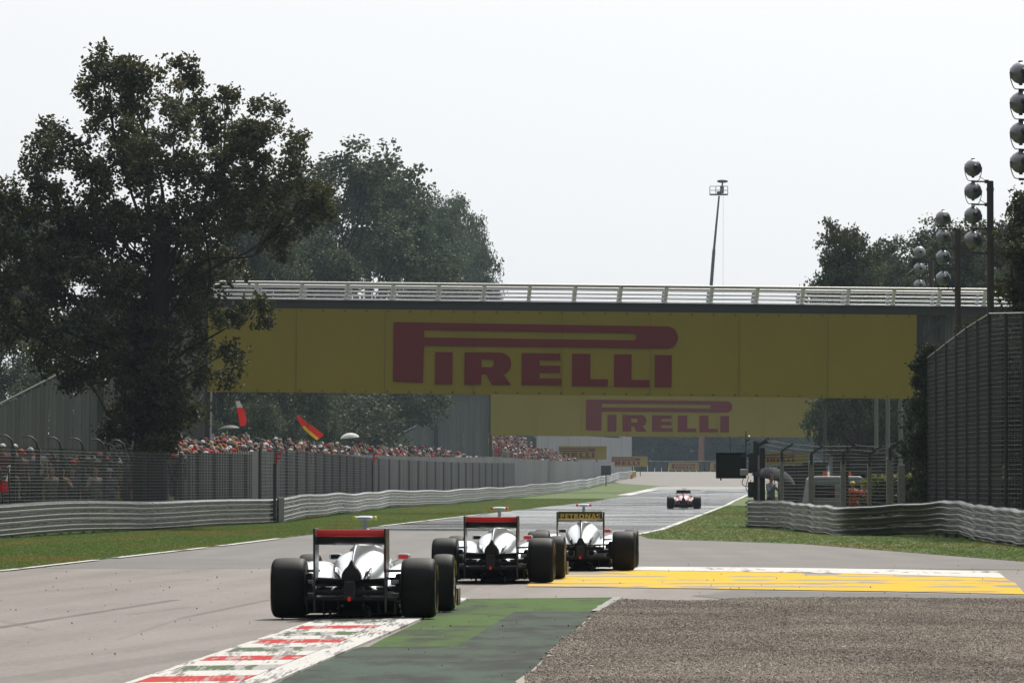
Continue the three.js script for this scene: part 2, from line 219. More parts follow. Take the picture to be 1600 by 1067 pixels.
// yellow zone, its white border, the dark joint and the gravel bed
struct('painted_zone', sheet([gr(822, 917), gr(1000, 919), gr(1200, 922), gr(1400, 925), gr(1603, 929.5), gr(1588, 912), gr(1572, 904.5), gr(1400, 899), gr(1200, 895), gr(1000, 892), gr(850, 892.5)], 0.009), M.yellowPaint, 'worn yellow painted run-off zone right of the cars');
struct('painted_zone', sheet([gr(1572, 904), gr(1400, 898.6), gr(1200, 894.6), gr(1000, 891.6), gr(870, 891.6), gr(870, 886.5), gr(1000, 886), gr(1200, 887.5), gr(1400, 890), gr(1560, 893.5)], 0.0095), M.lineWhite, 'white border along the top of the yellow zone');
struct('asphalt_joint', sheet([gr(1080, 931), gr(1200, 924), gr(1400, 927), gr(1640, 932), gr(1640, 939), gr(1150, 938)], 0.0045), M.asphaltDark, 'dark asphalt strip between yellow zone and gravel');
const gravelPoly = [gr(966, 938), gr(1040, 940), gr(1100, 940), gr(1150, 936), gr(1300, 935), gr(1600, 937), gr(1700, 938), [16, 60], [16, 26], [0.6, 26], gr(805, 1067), gr(830, 1050), gr(880, 1003), gr(930, 958)];
struct('gravel_bed', sheet(gravelPoly, 0.012), M.gravel, 'brown grey gravel bed in the right foreground');
struct('painted_zone', sheet([gr(560, 1020), gr(600, 998), gr(655, 972), gr(735, 936), gr(962, 934), gr(932, 956), gr(803, 956.5), gr(715, 1011)], 0.0055), M.greenPaint, 'bright green painted run-off behind the kerb');
struct('painted_zone', sheet([gr(803, 956.5), gr(932, 956), gr(880, 1003), gr(846, 1035), gr(480, 1035), gr(565, 1011.5), gr(715, 1011)], 0.0058), M.greenOld, 'dark scuffed green run-off beside the gravel');
struct('painted_zone', sheet([gr(480, 1035), gr(846, 1035), gr(830, 1050), gr(805, 1067), [0.6, 26], [-2.9, 26], gr(437, 1067)], 0.0062), M.greenTeal, 'teal green run-off paint at the bottom edge');
{ // pale concrete edging along the gravel
  const pts = [gr(966, 935.5), gr(930, 957), gr(880, 1003), gr(830, 1050), gr(805, 1067), [0.5, 26]];
  const e = thing('edging_strip', 'thin pale concrete edging between green paint and gravel', 'kerb edging'); e.userData.kind = 'structure';
  const r = rng(5), m = M.concrete;
  for (let i = 0; i < pts.length - 1; i++) { const [x0, d0] = pts[i], [x1, d1] = pts[i + 1], n = Math.max(1, Math.round(Math.hypot(x1 - x0, d1 - d0) / 1)); for (let k = 0; k < n; k++) { const a = k / n, b = (k + 0.97) / n; if (d0 < 66) continue; part('edging_stone', beam(V(lerp(x0, x1, a), 0.008 + 0.004 * r(), -lerp(d0, d1, a)), V(lerp(x0, x1, b), 0.01, -lerp(d0, d1, b)), 0.08 + 0.05 * r(), 0.024), m, e); } }
}
// gravel stones
{
  const r = rng(77), stone = new THREE.IcosahedronGeometry(1, 0), mats = [], cols = [], m = new THREE.Matrix4(), q = new THREE.Quaternion(), e = new THREE.Euler();
  const inside = (x, d) => { let c = false; for (let i = 0, j = gravelPoly.length - 1; i < gravelPoly.length; j = i++) { const [xi, yi] = gravelPoly[i], [xj, yj] = gravelPoly[j]; if ((yi > d) !== (yj > d) && x < (xj - xi) * (d - yi) / (yj - yi) + xi) c = !c; } return c; };
  for (let i = 0; i < 380000; i++) {
    const d = 40 + 34 * Math.pow(r(), 1.25), x = 0.1 + r() * (0.09 * d + 0.7); if (!inside(x + 0.22 * (fbm(x * 3, d * 1.2, 4096, 5, 3) - 0.5), d + 0.5 * (fbm(x * 2.5, d * 2, 4096, 6, 3) - 0.5))) continue;
    const s = 0.0055 + 0.009 * r() * r(), big = r() > 0.9985 ? 1.9 : 1; q.setFromEuler(e.set(r() * 6, r() * 6, r() * 6));
    mats.push(m.clone().compose(V(x, 0.013 + s * 0.25, -d), q, V(s * big, s * 0.45 * big, s * (0.7 + 0.6 * r()) * big)));
    const k = (0.45 + 0.75 * r()) * (0.62 + 0.76 * fbm(x * 0.9, d * 0.5, 4096, 7)), w = r() > 0.97 ? 1.6 : 1; cols.push(r() > 0.985 ? rgb(0.03, 0.03, 0.03) : rgb(0.4 * k * w, 0.345 * k * w, 0.295 * k * w));
  }
  const g = inst('gravel_stones', stone, std({ roughness: 0.95 }), mats, scene, cols); g.userData = { kind: 'stuff', label: 'loose brown grey gravel stones on the right', category: 'gravel' };
  const mr = [], crumb = new THREE.IcosahedronGeometry(1, 0);
  for (let i = 0; i < 300; i++) { const d = 44 + 60 * r(), x = (r() - 0.5) * 0.19 * d; if (inside(x, d) && r() > 0.25) continue; const s = 0.004 + 0.009 * r() * r(); q.setFromEuler(e.set(r() * 6, r() * 6, r() * 6)); mr.push(m.clone().compose(V(x, 0.012 + s * 0.3, -d), q, V(s * (1 + r()), s * 0.6, s))); }
  const c = inst('rubber_crumbs', crumb, M.carbonMatt, mr, scene); c.userData = { kind: 'stuff', label: 'black tyre rubber crumbs scattered over the asphalt', category: 'rubber debris' };
}
// grass blades
{
  const blade = () => { const g = new THREE.BufferGeometry(), P = [], r = rng(9); for (let i = 0; i < 7; i++) { const a = r() * 6.28, l = 0.5 + 0.5 * r(), x = (r() - 0.5) * 1.4, z = (r() - 0.5) * 1.4, w = 0.09, dx = Math.cos(a), dz = Math.sin(a), b = 0.25 + 0.4 * r(), t = r() * 6.28; P.push(x - dx * w, 0, z - dz * w, x + dx * w, 0, z + dz * w, x + Math.cos(t) * b, l, z + Math.sin(t) * b); } g.setAttribute('position', new THREE.Float32BufferAttribute(P, 3)); g.computeVertexNormals(); return g; };
  const r = rng(91), m = new THREE.Matrix4(), q = new THREE.Quaternion(), up = V(0, 1, 0), tuft = blade();
  const field = (n, pick, label) => { const mats = [], cols = []; for (let i = 0; i < n; i++) { const [x, d, s] = pick(); if (d === undefined) continue; const h = s * (0.3 + 0.4 * r()); q.setFromAxisAngle(up, r() * 6.28); mats.push(m.clone().compose(V(x, E(d) + 0.01, -d), q, V(s, h, s))); const dry = smooth(0.5, 0.72, fbm(x * 0.5, d * 0.12, 4096, 19)), k = 0.65 + 0.6 * r(); cols.push(rgb(lerp(0.85, 1.5, dry) * k, lerp(1, 0.95, dry) * k, lerp(0.8, 1.1, dry) * k)); } const g = inst('mown_grass', tuft, M.grass, mats, scene, cols); g.name = numbered('mown_grass'); g.userData = { kind: 'stuff', label, category: 'grass' }; };
  field(140000, () => { const d = 88 + 340 * Math.pow(r(), 2.1), a = railL(d) - 0.4, b = edgeL(d); const x = lerp(a, b, r()); if (x > b - 0.25 * fbm(d * 0.9, 3, 4096, 12, 3) + 0.12) return []; return [x, d, 0.055 + d * 1e-4]; }, 'short green grass on the left verge');
  const inR = (x, d) => { let c = false; for (let i = 0, j = vergeRPoly.length - 1; i < vergeRPoly.length; j = i++) { const [xi, yi] = vergeRPoly[i], [xj, yj] = vergeRPoly[j]; if ((yi > d) !== (yj > d) && x < (xj - xi) * (d - yi) / (yj - yi) + xi) c = !c; } return c; };
  field(110000, () => { const d = 100 + 240 * Math.pow(r(), 1.7), x = 3 + r() * 20; return inR(x, d) && x < 0.095 * d + 1 ? [x, d, 0.055 + d * 1e-4] : []; }, 'short green grass on the right corner');
}
// kerb: blocks of paint on a low raised kerb
{
  const k = thing('kerb', 'red, white and green striped kerb under the nearest car', 'kerb'); k.userData.kind = 'structure';
  const L = d => -2.86 + (d - 43.2) * 0.0395, W = d => lerp(1.1, 1.14, (d - 40) / 30);
  const prism = (a, b, d0, d1, h0, h1) => { // a slab from share a to share b across, with its top rising outwards
    const g = new THREE.BufferGeometry(), x = (s, d) => L(d) + s * W(d), P = [[x(a, d0), 0.0, -d0], [x(b, d0), 0, -d0], [x(a, d1), 0, -d1], [x(b, d1), 0, -d1], [x(a, d0), h0, -d0], [x(b, d0), h1, -d0], [x(a, d1), h0, -d1], [x(b, d1), h1, -d1]];
    const f = [[4, 5, 6], [5, 7, 6], [0, 1, 4], [1, 5, 4], [0, 4, 6], [0, 6, 2], [1, 3, 7], [1, 7, 5], [2, 6, 7], [2, 7, 3]], pos = [], uv = []; f.forEach(t => t.forEach(i => { pos.push(...P[i]); uv.push(P[i][0], -P[i][2]); }));
    g.setAttribute('position', new THREE.Float32BufferAttribute(pos, 3)); g.setAttribute('uv', new THREE.Float32BufferAttribute(uv, 2)); g.computeVertexNormals(); return g; };
  const cols = [M.redPaint, M.whitePaint, M.kerbGreen, M.whitePaint];
  for (let i = -2; i < 24; i++) { const d0 = 42.6 + i * 1.27, d1 = d0 + (i % 2 ? 1.33 : 1.18), c = cols[((i % 4) + 4) % 4]; part('kerb_block', prism(0.05, 0.78, d0, d0 + 1.262, 0.012, 0.024), c, k); }
  for (let i = 0; i < 17; i++) { const d0 = 39 + i * 2; part('kerb_border', prism(0.783, 1, d0, d0 + 1.985, 0.021, 0.022), M.whitePaint, k); part('kerb_border', prism(-0.02, 0.048, d0, d0 + 1.985, 0.008, 0.01), M.whitePaint, k); }
}

// ---------------------------------------------------------------- guardrails
const WPROF = [[0, 0.01], [0.018, 0.0], [0.03, 0.01], [0.066, 0.088], [0.082, 0.094], [0.098, 0.088], [0.13, 0.012], [0.142, 0.006], [0.154, 0.012], [0.186, 0.088], [0.202, 0.094], [0.218, 0.088], [0.254, 0.01], [0.266, 0], [0.284, 0.01]];
function wBeam(pts, y, out) {                                          // pts: points on the land; out: +1 or -1, the side that bulges
  const P = [], U = [], I = [], n = WPROF.length; let s = 0;
  pts.forEach((p, i) => { const a = pts[Math.max(0, i - 1)], b = pts[Math.min(pts.length - 1, i + 1)], t = b.clone().sub(a).setY(0).normalize(), nx = -t.z * out, nz = t.x * out; if (i) s += p.distanceTo(pts[i - 1]); WPROF.forEach(([h, o], j) => { P.push(p.x + nx * o, p.y + y + h, p.z + nz * o); U.push(s, h + y); }); });
  for (let i = 0; i < pts.length - 1; i++) for (let j = 0; j < n - 1; j++) { const q = i * n + j; I.push(q, q + 1, q + n, q + 1, q + n + 1, q + n); }
  const g = new THREE.BufferGeometry(); g.setAttribute('position', new THREE.Float32BufferAttribute(P, 3)); g.setAttribute('uv', new THREE.Float32BufferAttribute(U, 2)); g.setIndex(I); return toCreasedNormals(g, 0.5);
}
M.rail.side = THREE.DoubleSide;
{
  const g = thing('guardrail', 'long triple beam guardrail along the left grass, shining along its ridges', 'guardrail', [0, 0, 0]);
  const r = rng(201), wob = d => 0.03 * Math.sin(d * 0.21) + 0.03 * Math.sin(d * 0.083 + 1) + (d > 190 && d < 205 ? 0.06 * (d - 190) / 15 : d >= 205 ? 0.06 : 0), pt = d => V(railL(d), E(d) + wob(d), -d);
  for (let d = 112; d < 300; d += 4) for (let k = 0; k < 3; k++) { const j = 0.008 * (r() - 0.5), x = 0.012 * (r() - 0.5), a = pt(d), b = pt(d + 2), c = pt(d + 4.12); for (const q of [a, b, c]) { q.y += j; q.x += x; } part('rail_beam', wBeam([a, b, c], 0.035 + k * 0.298, 1), M.rail, g); }
  const far = []; for (let k = 0; k < 3; k++) { const p = []; for (let d = 300; d < 745; d += 5) p.push(pt(d)); far.push(wBeam(p, 0.035 + k * 0.298, 1)); }
  part('rail_beam', far, M.rail, g).userData.kind = 'stuff';
  for (let d = 114; d < 300; d += 4) part('rail_post', box(0.1, 0.9, 0.12, railL(d) - 0.09, 0.45 + wob(d), -d), M.steelDark, g);
  const x = railL(201); solo('rubber_mat', box(0.06, 0.86, 1.5, 0, 0.5, 0, 0.025).rotateY(-0.09).translate(x + 0.13, 0, -200.5), M.carbonMatt, 'black rubber mat hung over the left guardrail', 'mat');
}
const railR = [[1150, 186], [1170, 182], [1212, 177], [1265, 166], [1320, 157], [1400, 154], [1475, 150.5], [1540, 140], [1600, 130], [1700, 117]].map(([px, d]) => [(px - 800) / F * d, d]);
{
  const c = new THREE.CatmullRomCurve3(railR.slice(1).map(([x, d]) => V(x, 0, -d))), n = Math.round(c.getLength() / 2.6), r = rng(203);
  const dip = table([[117, 0], [130, 0.0], [141, 0.04], [150.5, 0.15], [154, 0.02], [157, -0.05], [166, -0.02], [177, 0.04], [182, 0]]);
  const g = thing('guardrail', 'dark bulging triple beam guardrail on the right grass corner', 'guardrail', [0, 0, 0]);
  const pt = t => { const p = c.getPointAt(clamp(t, 0, 1)); p.y = dip(-p.z) + 0.012 * Math.sin(t * 61) + 0.012 * Math.sin(t * 133); return p; };
  for (let i = 0; i < n; i++) for (let k = 0; k < 3; k++) { const p = [0, 0.25, 0.5, 0.75, 1.02].map(f => pt((i + f) / n)), j = 0.01 * (r() - 0.5); p.forEach(q => q.y += j); part('rail_beam', wBeam(p, 0.0 + k * 0.295, 1), M.rail, g); }
  for (let i = 0; i < n; i++) { const p = pt((i + 0.5) / n); part('rail_post', box(0.1, 0.86, 0.1, p.x + 0.09, 0.42 + p.y, p.z - 0.12), M.steelDark, g); }
  // the return end, running away from the camera
  const h = thing('guardrail', 'short dark guardrail end turning away behind the black light panel', 'guardrail', [0, 0, 0]);
  const a = pt(0), back = [V(a.x - 0.02, 0, a.z + 0.0), V(a.x + 0.6, 0, a.z - 8), V(a.x + 1.6, 0, a.z - 20), V(a.x + 4, 0, a.z - 60)];
  for (let k = 0; k < 3; k++) for (let i = 0; i < 3; i++) part('rail_beam', wBeam([back[i], back[i].clone().lerp(back[i + 1], 0.5), back[i + 1]], 0.02 + k * 0.295, -1), M.rail, h);
}

// ---------------------------------------------------------------- left debris fence, panel wall, spectator bank
const XF = d => railL(d) - 0.55, XW_ = d => railL(d) - 1.15;
function wires(path, h, dv, dh, t, y0 = 0) {                            // real wires: uprights every dv, lines every dh
  const out = []; let carry = 0;
  const quad4 = (a, b, r) => { const g = bar(a, b, r, 4); return g; };
  for (let i = 0; i < path.length - 1; i++) {
    const a = path[i], b = path[i + 1], L = a.distanceTo(b);
    for (let s = carry; s < L; s += dv) { const p = a.clone().lerp(b, s / L), hh = typeof h === 'function' ? h(p) : h; out.push(quad4(V(p.x, p.y + y0, p.z), V(p.x, p.y + hh, p.z), t)); }
    const ha = typeof h === 'function' ? h(a) : h, hb = typeof h === 'function' ? h(b) : h;
    for (let y = y0; y <= Math.max(ha, hb) + 1e-6; y += dh) out.push(quad4(V(a.x, a.y + Math.min(y, ha), a.z), V(b.x, b.y + Math.min(y, hb), b.z), t));
  }
  return merge(out);
}
{
  const g = thing('debris_fence', 'long wire debris fence with dark curved posts behind the left guardrail', 'fence', [0, 0, 0]);
  for (let d = 118; d < 430; d += d < 200 ? 3.75 : 7.5) { const x = XF(d), y = E(d), h = d < 200 ? 2.42 : 2.7; part('fence_post', d > 172 ? box(0.11, h, 0.12, x, y + h / 2, -d) : [box(0.12, h, 0.14, x, y + h / 2, -d), tube([V(x, y + h - 0.05, -d), V(x - 0.05, y + h + 0.18, -d), V(x - 0.2, y + h + 0.3, -d), V(x - 0.42, y + h + 0.31, -d)], [0.035, 0.03, 0.025, 0.02], 6)], M.steelDark, g); }
  const p1 = [], p2 = []; for (let d = 118; d <= 200; d += 4) p1.push(V(XF(d) + 0.07, E(d), -d)); for (let d = 200; d <= 440; d += 10) p2.push(V(XF(d) + 0.07, E(d), -d));
  part('wire_mesh', wires(p1, 2.42, 0.12, 0.09, 0.0055), M.wire, g).userData.kind = 'stuff';
  part('wire_mesh', wires(p2, 2.7, 0.3, 0.12, 0.005), M.wire, g).userData.kind = 'stuff';
}
const wallTop = table([[190, 2.42], [202, 2.55], [300, 2.85], [427, 3.15], [520, 2.85], [700, 2.2]]);
function corrugated(p0, p1, h0, h1, y0, pitch, depth, nx, nz) {           // ribbed sheet from p0 to p1
  const L = p0.distanceTo(p1), n = Math.max(1, Math.round(L / pitch)), P = [], U = [], I = [], prof = [[0, 0], [0.42, 0], [0.5, 1], [0.92, 1]]; const row = [];
  for (let i = 0; i < n; i++) for (const [f, o] of prof) row.push([(i + f) / n, o]); row.push([1, 0]);
  row.forEach(([t, o]) => { const x = lerp(p0.x, p1.x, t) + nx * o * depth, z = lerp(p0.z, p1.z, t) + nz * o * depth, yb = lerp(p0.y, p1.y, t); P.push(x, yb + y0, z, x, yb + lerp(h0, h1, t), z); U.push(t * L, y0, t * L, lerp(h0, h1, t)); });
  for (let i = 0; i < row.length - 1; i++) I.push(i * 2, i * 2 + 2, i * 2 + 1, i * 2 + 1, i * 2 + 2, i * 2 + 3);
  const g = new THREE.BufferGeometry(); g.setAttribute('position', new THREE.Float32BufferAttribute(P, 3)); g.setAttribute('uv', new THREE.Float32BufferAttribute(U, 2)); g.setIndex(I); const q = g.toNonIndexed(); q.computeVertexNormals(); return q;
}
M.cladding.side = M.claddingPale.side = THREE.DoubleSide;
{
  const g = thing('panel_wall', 'long grey ribbed panel wall below the crowd, behind the left guardrail', 'wall', [0, 0, 0]);
  const tints = [0, 1, 2].map(i => { const m = M.claddingPale.clone(); m.color = rgb(...[[1, 1, 1], [0.86, 0.87, 0.9], [0.93, 0.92, 0.9]][i]); return m; }), r = rng(7);
  for (let d = 187; d < 700; d += d < 430 ? 5 : 12) { const s = d < 430 ? 5 : 12, b = d + s - 0.06; part('wall_panel', corrugated(V(XW_(d) + 0.04 * r(), E(d), -d), V(XW_(b) + 0.04 * r(), E(b), -b), wallTop(d) + 0.04 * r(), wallTop(b) + 0.04 * r(), 0, d < 430 ? 0.62 : 1.2, 0.09, 1, 0), tints[Math.floor(r() * 3)], g); }
  const fl = await new FontLoader().loadAsync('fonts/droid/droid_sans_bold.typeface.json');
  M.font = fl;
  for (const [px, py, d, h, what] of [[432, 724, 197, 0.36, 'nearer'], [584.5, 723, 296, 0.5, 'farther']]) {
    const o = thing('marker_letter', 'dark red letter F on a dark post of the left wall, the ' + what + ' of two', 'sign', at(px, py, d)); const t = new TextGeometry('F', { font: fl, size: h, depth: 0.03, curveSegments: 2 }); t.translate(-h * 0.25, 0, 0.08);
    part('letter', t, M.red, o); part('post', box(0.1, 1.9, 0.1, -h * 0.2, -0.95, -0.02), M.steelDark, o);
  }
}
const bankH = (o, d) => { const x = railL(d) - 1.6 - o, far = smooth(178, 192, d) * smooth(-0.0665, -0.0605, x / d); return lerp(o < 0.5 ? 0.1 : lerp(0.1, 0.8, smooth(0.5, 1.6, o)) - 0.35 * smooth(2.8, 4.2, o), 0.45 + Math.min(o, 9) * (d < 300 ? lerp(0.17, 0.25, (d - 190) / 110) : 0.25), far) + (d > 420 ? 0.0 : 0); };
struct('spectator_bank', ribbon(d => railL(d) - 34, d => railL(d) - 1.6, 112, 700, 6, (x, d, c) => bankH((1 - c) * 32.4, d) * smooth(700, 640, d), 22), M.grassSoil, 'grassy spectator bank behind the left fence');

// ---------------------------------------------------------------- people
function figure(bones, res = 44, span = 2.2, cy = 0.95) {                 // one continuous body from tapered bones: [a, b, ra, rb, colour]
  const mc = new MarchingCubes(res, undefined, false, false, 60000), h = span / 2, size = mc.size, half = size / 2;
  const seg = (p, a, b) => { const d = b.clone().sub(a), t = clamp(p.clone().sub(a).dot(d) / Math.max(1e-9, d.lengthSq()), 0, 1); return [p.distanceTo(a.clone().addScaledVector(d, t)), t]; };
  const p = V(0, 0, 0);
  for (let z = 0; z < size; z++) for (let y = 0; y < size; y++) for (let x = 0; x < size; x++) {
    p.set((x - half) / half * h, (y - half) / half * h + cy, (z - half) / half * h); let d = 9;
    for (const [a, b, ra, rb] of bones) { const [q, t] = seg(p, a, b), v = q - lerp(ra, rb, t), k = 0.03, m = clamp(0.5 + 0.5 * (d - v) / k, 0, 1); d = lerp(d, v, m) - k * m * (1 - m); }
    mc.field[x + y * size + z * size * size] = -d;
  }
  mc.isolation = 0; mc.update();
  const P = mc.positionArray.slice(0, mc.count * 3), N = mc.normalArray.slice(0, mc.count * 3), C = new Float32Array(P.length);
  for (let i = 0; i < mc.count; i++) { p.set(P[i * 3] * h, P[i * 3 + 1] * h + cy, P[i * 3 + 2] * h); let best = 9, c = [1, 1, 1]; for (const [a, b, ra, rb, col] of bones) { const [q, t] = seg(p, a, b), v = q - lerp(ra, rb, t); if (v < best) { best = v; c = col; } } P[i * 3] = p.x; P[i * 3 + 1] = p.y; P[i * 3 + 2] = p.z; C.set(c, i * 3); }
  const g = new THREE.BufferGeometry(); g.setAttribute('position', new THREE.BufferAttribute(P, 3)); g.setAttribute('normal', new THREE.BufferAttribute(N, 3)); g.setAttribute('color', new THREE.BufferAttribute(C, 3)); return g;
}
const SK = [0.42, 0.24, 0.16], HAIR = [0.03, 0.02, 0.015];
function bodyBones(shirt, legs, arms = 0, sleeve) {                      // faces +z; arms 0 hanging, 1 raised, 2 hand at the face
  const b = [], s = sleeve || shirt;
  b.push([V(0, 1.0, 0), V(0, 1.2, 0), 0.14, 0.14, shirt], [V(-0.06, 1.35, 0), V(0.06, 1.35, 0), 0.145, 0.145, shirt], [V(-0.15, 1.43, -0.01), V(0.15, 1.43, -0.01), 0.075, 0.075, shirt], [V(0, 1.46, 0), V(0, 1.56, 0.01), 0.055, 0.05, SK], [V(0, 1.63, 0.012), V(0, 1.69, 0), 0.078, 0.088, SK], [V(0, 1.71, -0.015), V(0, 1.72, -0.02), 0.09, 0.088, HAIR], [V(0, 1.63, 0.085), V(0, 1.65, 0.09), 0.015, 0.012, SK]);
  for (const k of [-1, 1]) {
    const sh = V(0.2 * k, 1.42, 0), el = arms === 1 ? V(0.36 * k, 1.58, 0.06) : arms === 2 ? V(0.3 * k, 1.2, 0.14) : V(0.25 * k, 1.13, -0.02), wr = arms === 1 ? V(0.3 * k, 1.85, 0.1) : arms === 2 ? V(0.14 * k, 1.42, 0.24) : V(0.26 * k, 0.88, 0.05), ha = wr.clone().add(wr.clone().sub(el).normalize().multiplyScalar(0.12));
    b.push([sh, el, 0.06, 0.048, s], [el, wr, 0.045, 0.034, sleeve ? s : SK], [wr, ha, 0.035, 0.024, SK]);
    b.push([V(0.085 * k, 0.95, 0), V(0.1 * k, 0.5, 0.02), 0.1, 0.062, legs], [V(0.1 * k, 0.5, 0.02), V(0.1 * k, 0.1, -0.02), 0.06, 0.045, legs], [V(0.1 * k, 0.05, -0.03), V(0.115 * k, 0.035, 0.14), 0.045, 0.035, [0.03, 0.03, 0.03]]);
  }
  return b;
}
M.people = std({ vertexColors: true, roughness: 0.85 });
const capGeo = merge([new THREE.SphereGeometry(0.105, 12, 6, 0, 6.3, 0, 1.6).scale(1, 0.95, 1.08).translate(0, 1.705, -0.01), box(0.14, 0.014, 0.11, 0, 1.708, 0.13)]);
function person(label, pos, turn, shirt, legs, arms, cap, group, opts = {}) {
  const p = thing('person', label, 'person', pos, turn, group);
  part('body', figure(bodyBones(shirt, legs, arms, opts.sleeve)), M.people, p);
  if (cap) part(opts.helmet ? 'helmet' : 'cap', opts.helmet ? new THREE.SphereGeometry(0.135, 16, 12).translate(0, 1.69, 0) : capGeo, std({ color: rgb(...cap), roughness: 0.6 }), p);
  if (opts.vest) part('vest', new THREE.CylinderGeometry(0.17, 0.165, 0.5, 14, 1, true).scale(1.28, 1, 0.98).translate(0, 1.22, 0), std({ color: rgb(...opts.vest), roughness: 0.7, side: THREE.DoubleSide }), p);
  return p;
}
const onBank = (px, d) => { const x = (px - 800) / F * d, o = railL(d) - 1.6 - x; return [x, bankH(Math.max(0, o), d), -d]; };
{
  const list = [
    ['spectator in a red cap behind the left fence, brightest of the row', 32, 166, [0.14, 0.06, 0.06], [0.05, 0.06, 0.1], 0, [0.6, 0.02, 0.02]],
    ['spectator in a white and blue cap just right of the red capped one', 47, 168, [0.1, 0.12, 0.2], [0.05, 0.05, 0.06], 2, [0.7, 0.72, 0.78]],
    ['spectator in a grey cap between the red cap and the picture edge', 22, 168, [0.12, 0.12, 0.13], [0.05, 0.05, 0.05], 0, [0.4, 0.4, 0.4]],
    ['shorter spectator in a pale cap at the left fence, third from the edge', 15, 161, [0.18, 0.13, 0.12], [0.06, 0.06, 0.07], 0, [0.45, 0.47, 0.48]],
    ['spectator in a white cap and red shirt at the left picture edge', 3, 166, [0.2, 0.04, 0.045], [0.05, 0.06, 0.1], 0, [0.5, 0.49, 0.48]],
    ['bareheaded spectator in a grey shirt behind the fourth fence post', 80, 164, [0.2, 0.17, 0.15], [0.07, 0.07, 0.08], 0, null],
    ['bareheaded spectator in brown behind the left fence, nearer the oak', 96, 168, [0.14, 0.09, 0.07], [0.05, 0.05, 0.06], 2, null],
    ['spectator in a dark blue shirt before the left cladding', 112, 170, [0.05, 0.06, 0.12], [0.04, 0.04, 0.05], 0, null],
    ['spectator in a light blue cap standing left of the oak trunk', 170, 174, [0.12, 0.13, 0.16], [0.05, 0.05, 0.06], 0, [0.4, 0.45, 0.55]],
    ['spectator in a maroon shirt beside the oak trunk', 192, 178, [0.2, 0.05, 0.06], [0.05, 0.05, 0.06], 0, null],
    ['spectator in a pale top behind the left fence between two posts', 60, 170, [0.4, 0.38, 0.36], [0.06, 0.06, 0.08], 0, null],
    ['spectator in a navy jacket far behind the left fence posts', 130, 174, [0.06, 0.07, 0.11], [0.04, 0.04, 0.05], 0, null, ],
    ['spectator with a pale grey top left of the green vests', 148, 170, [0.25, 0.25, 0.27], [0.05, 0.05, 0.06], 2, null],
  ];
  const r = rng(303);
  list.forEach(([l, px, d, s, g, a, c]) => person(l, onBank(px, d), (r() - 0.5) * 0.9 + 0.25, s, g, a, c));
  for (const [l, px, d, h] of [['marshal in a bright green vest crouching low behind the left fence', 175.5, 178, null], ['marshal in a green vest and white helmet behind the left fence', 187.5, 178, [0.75, 0.74, 0.7]]]) {
    const p = person(l, [(px - 800) / F * d, -0.62, -d], 0.5, [0.05, 0.05, 0.06], [0.05, 0.05, 0.06], 0, h, undefined, { vest: [0.1, 0.55, 0.05], helmet: !!h }); p.position.y = 0.16; p.scale.setScalar(0.7);
  }
}
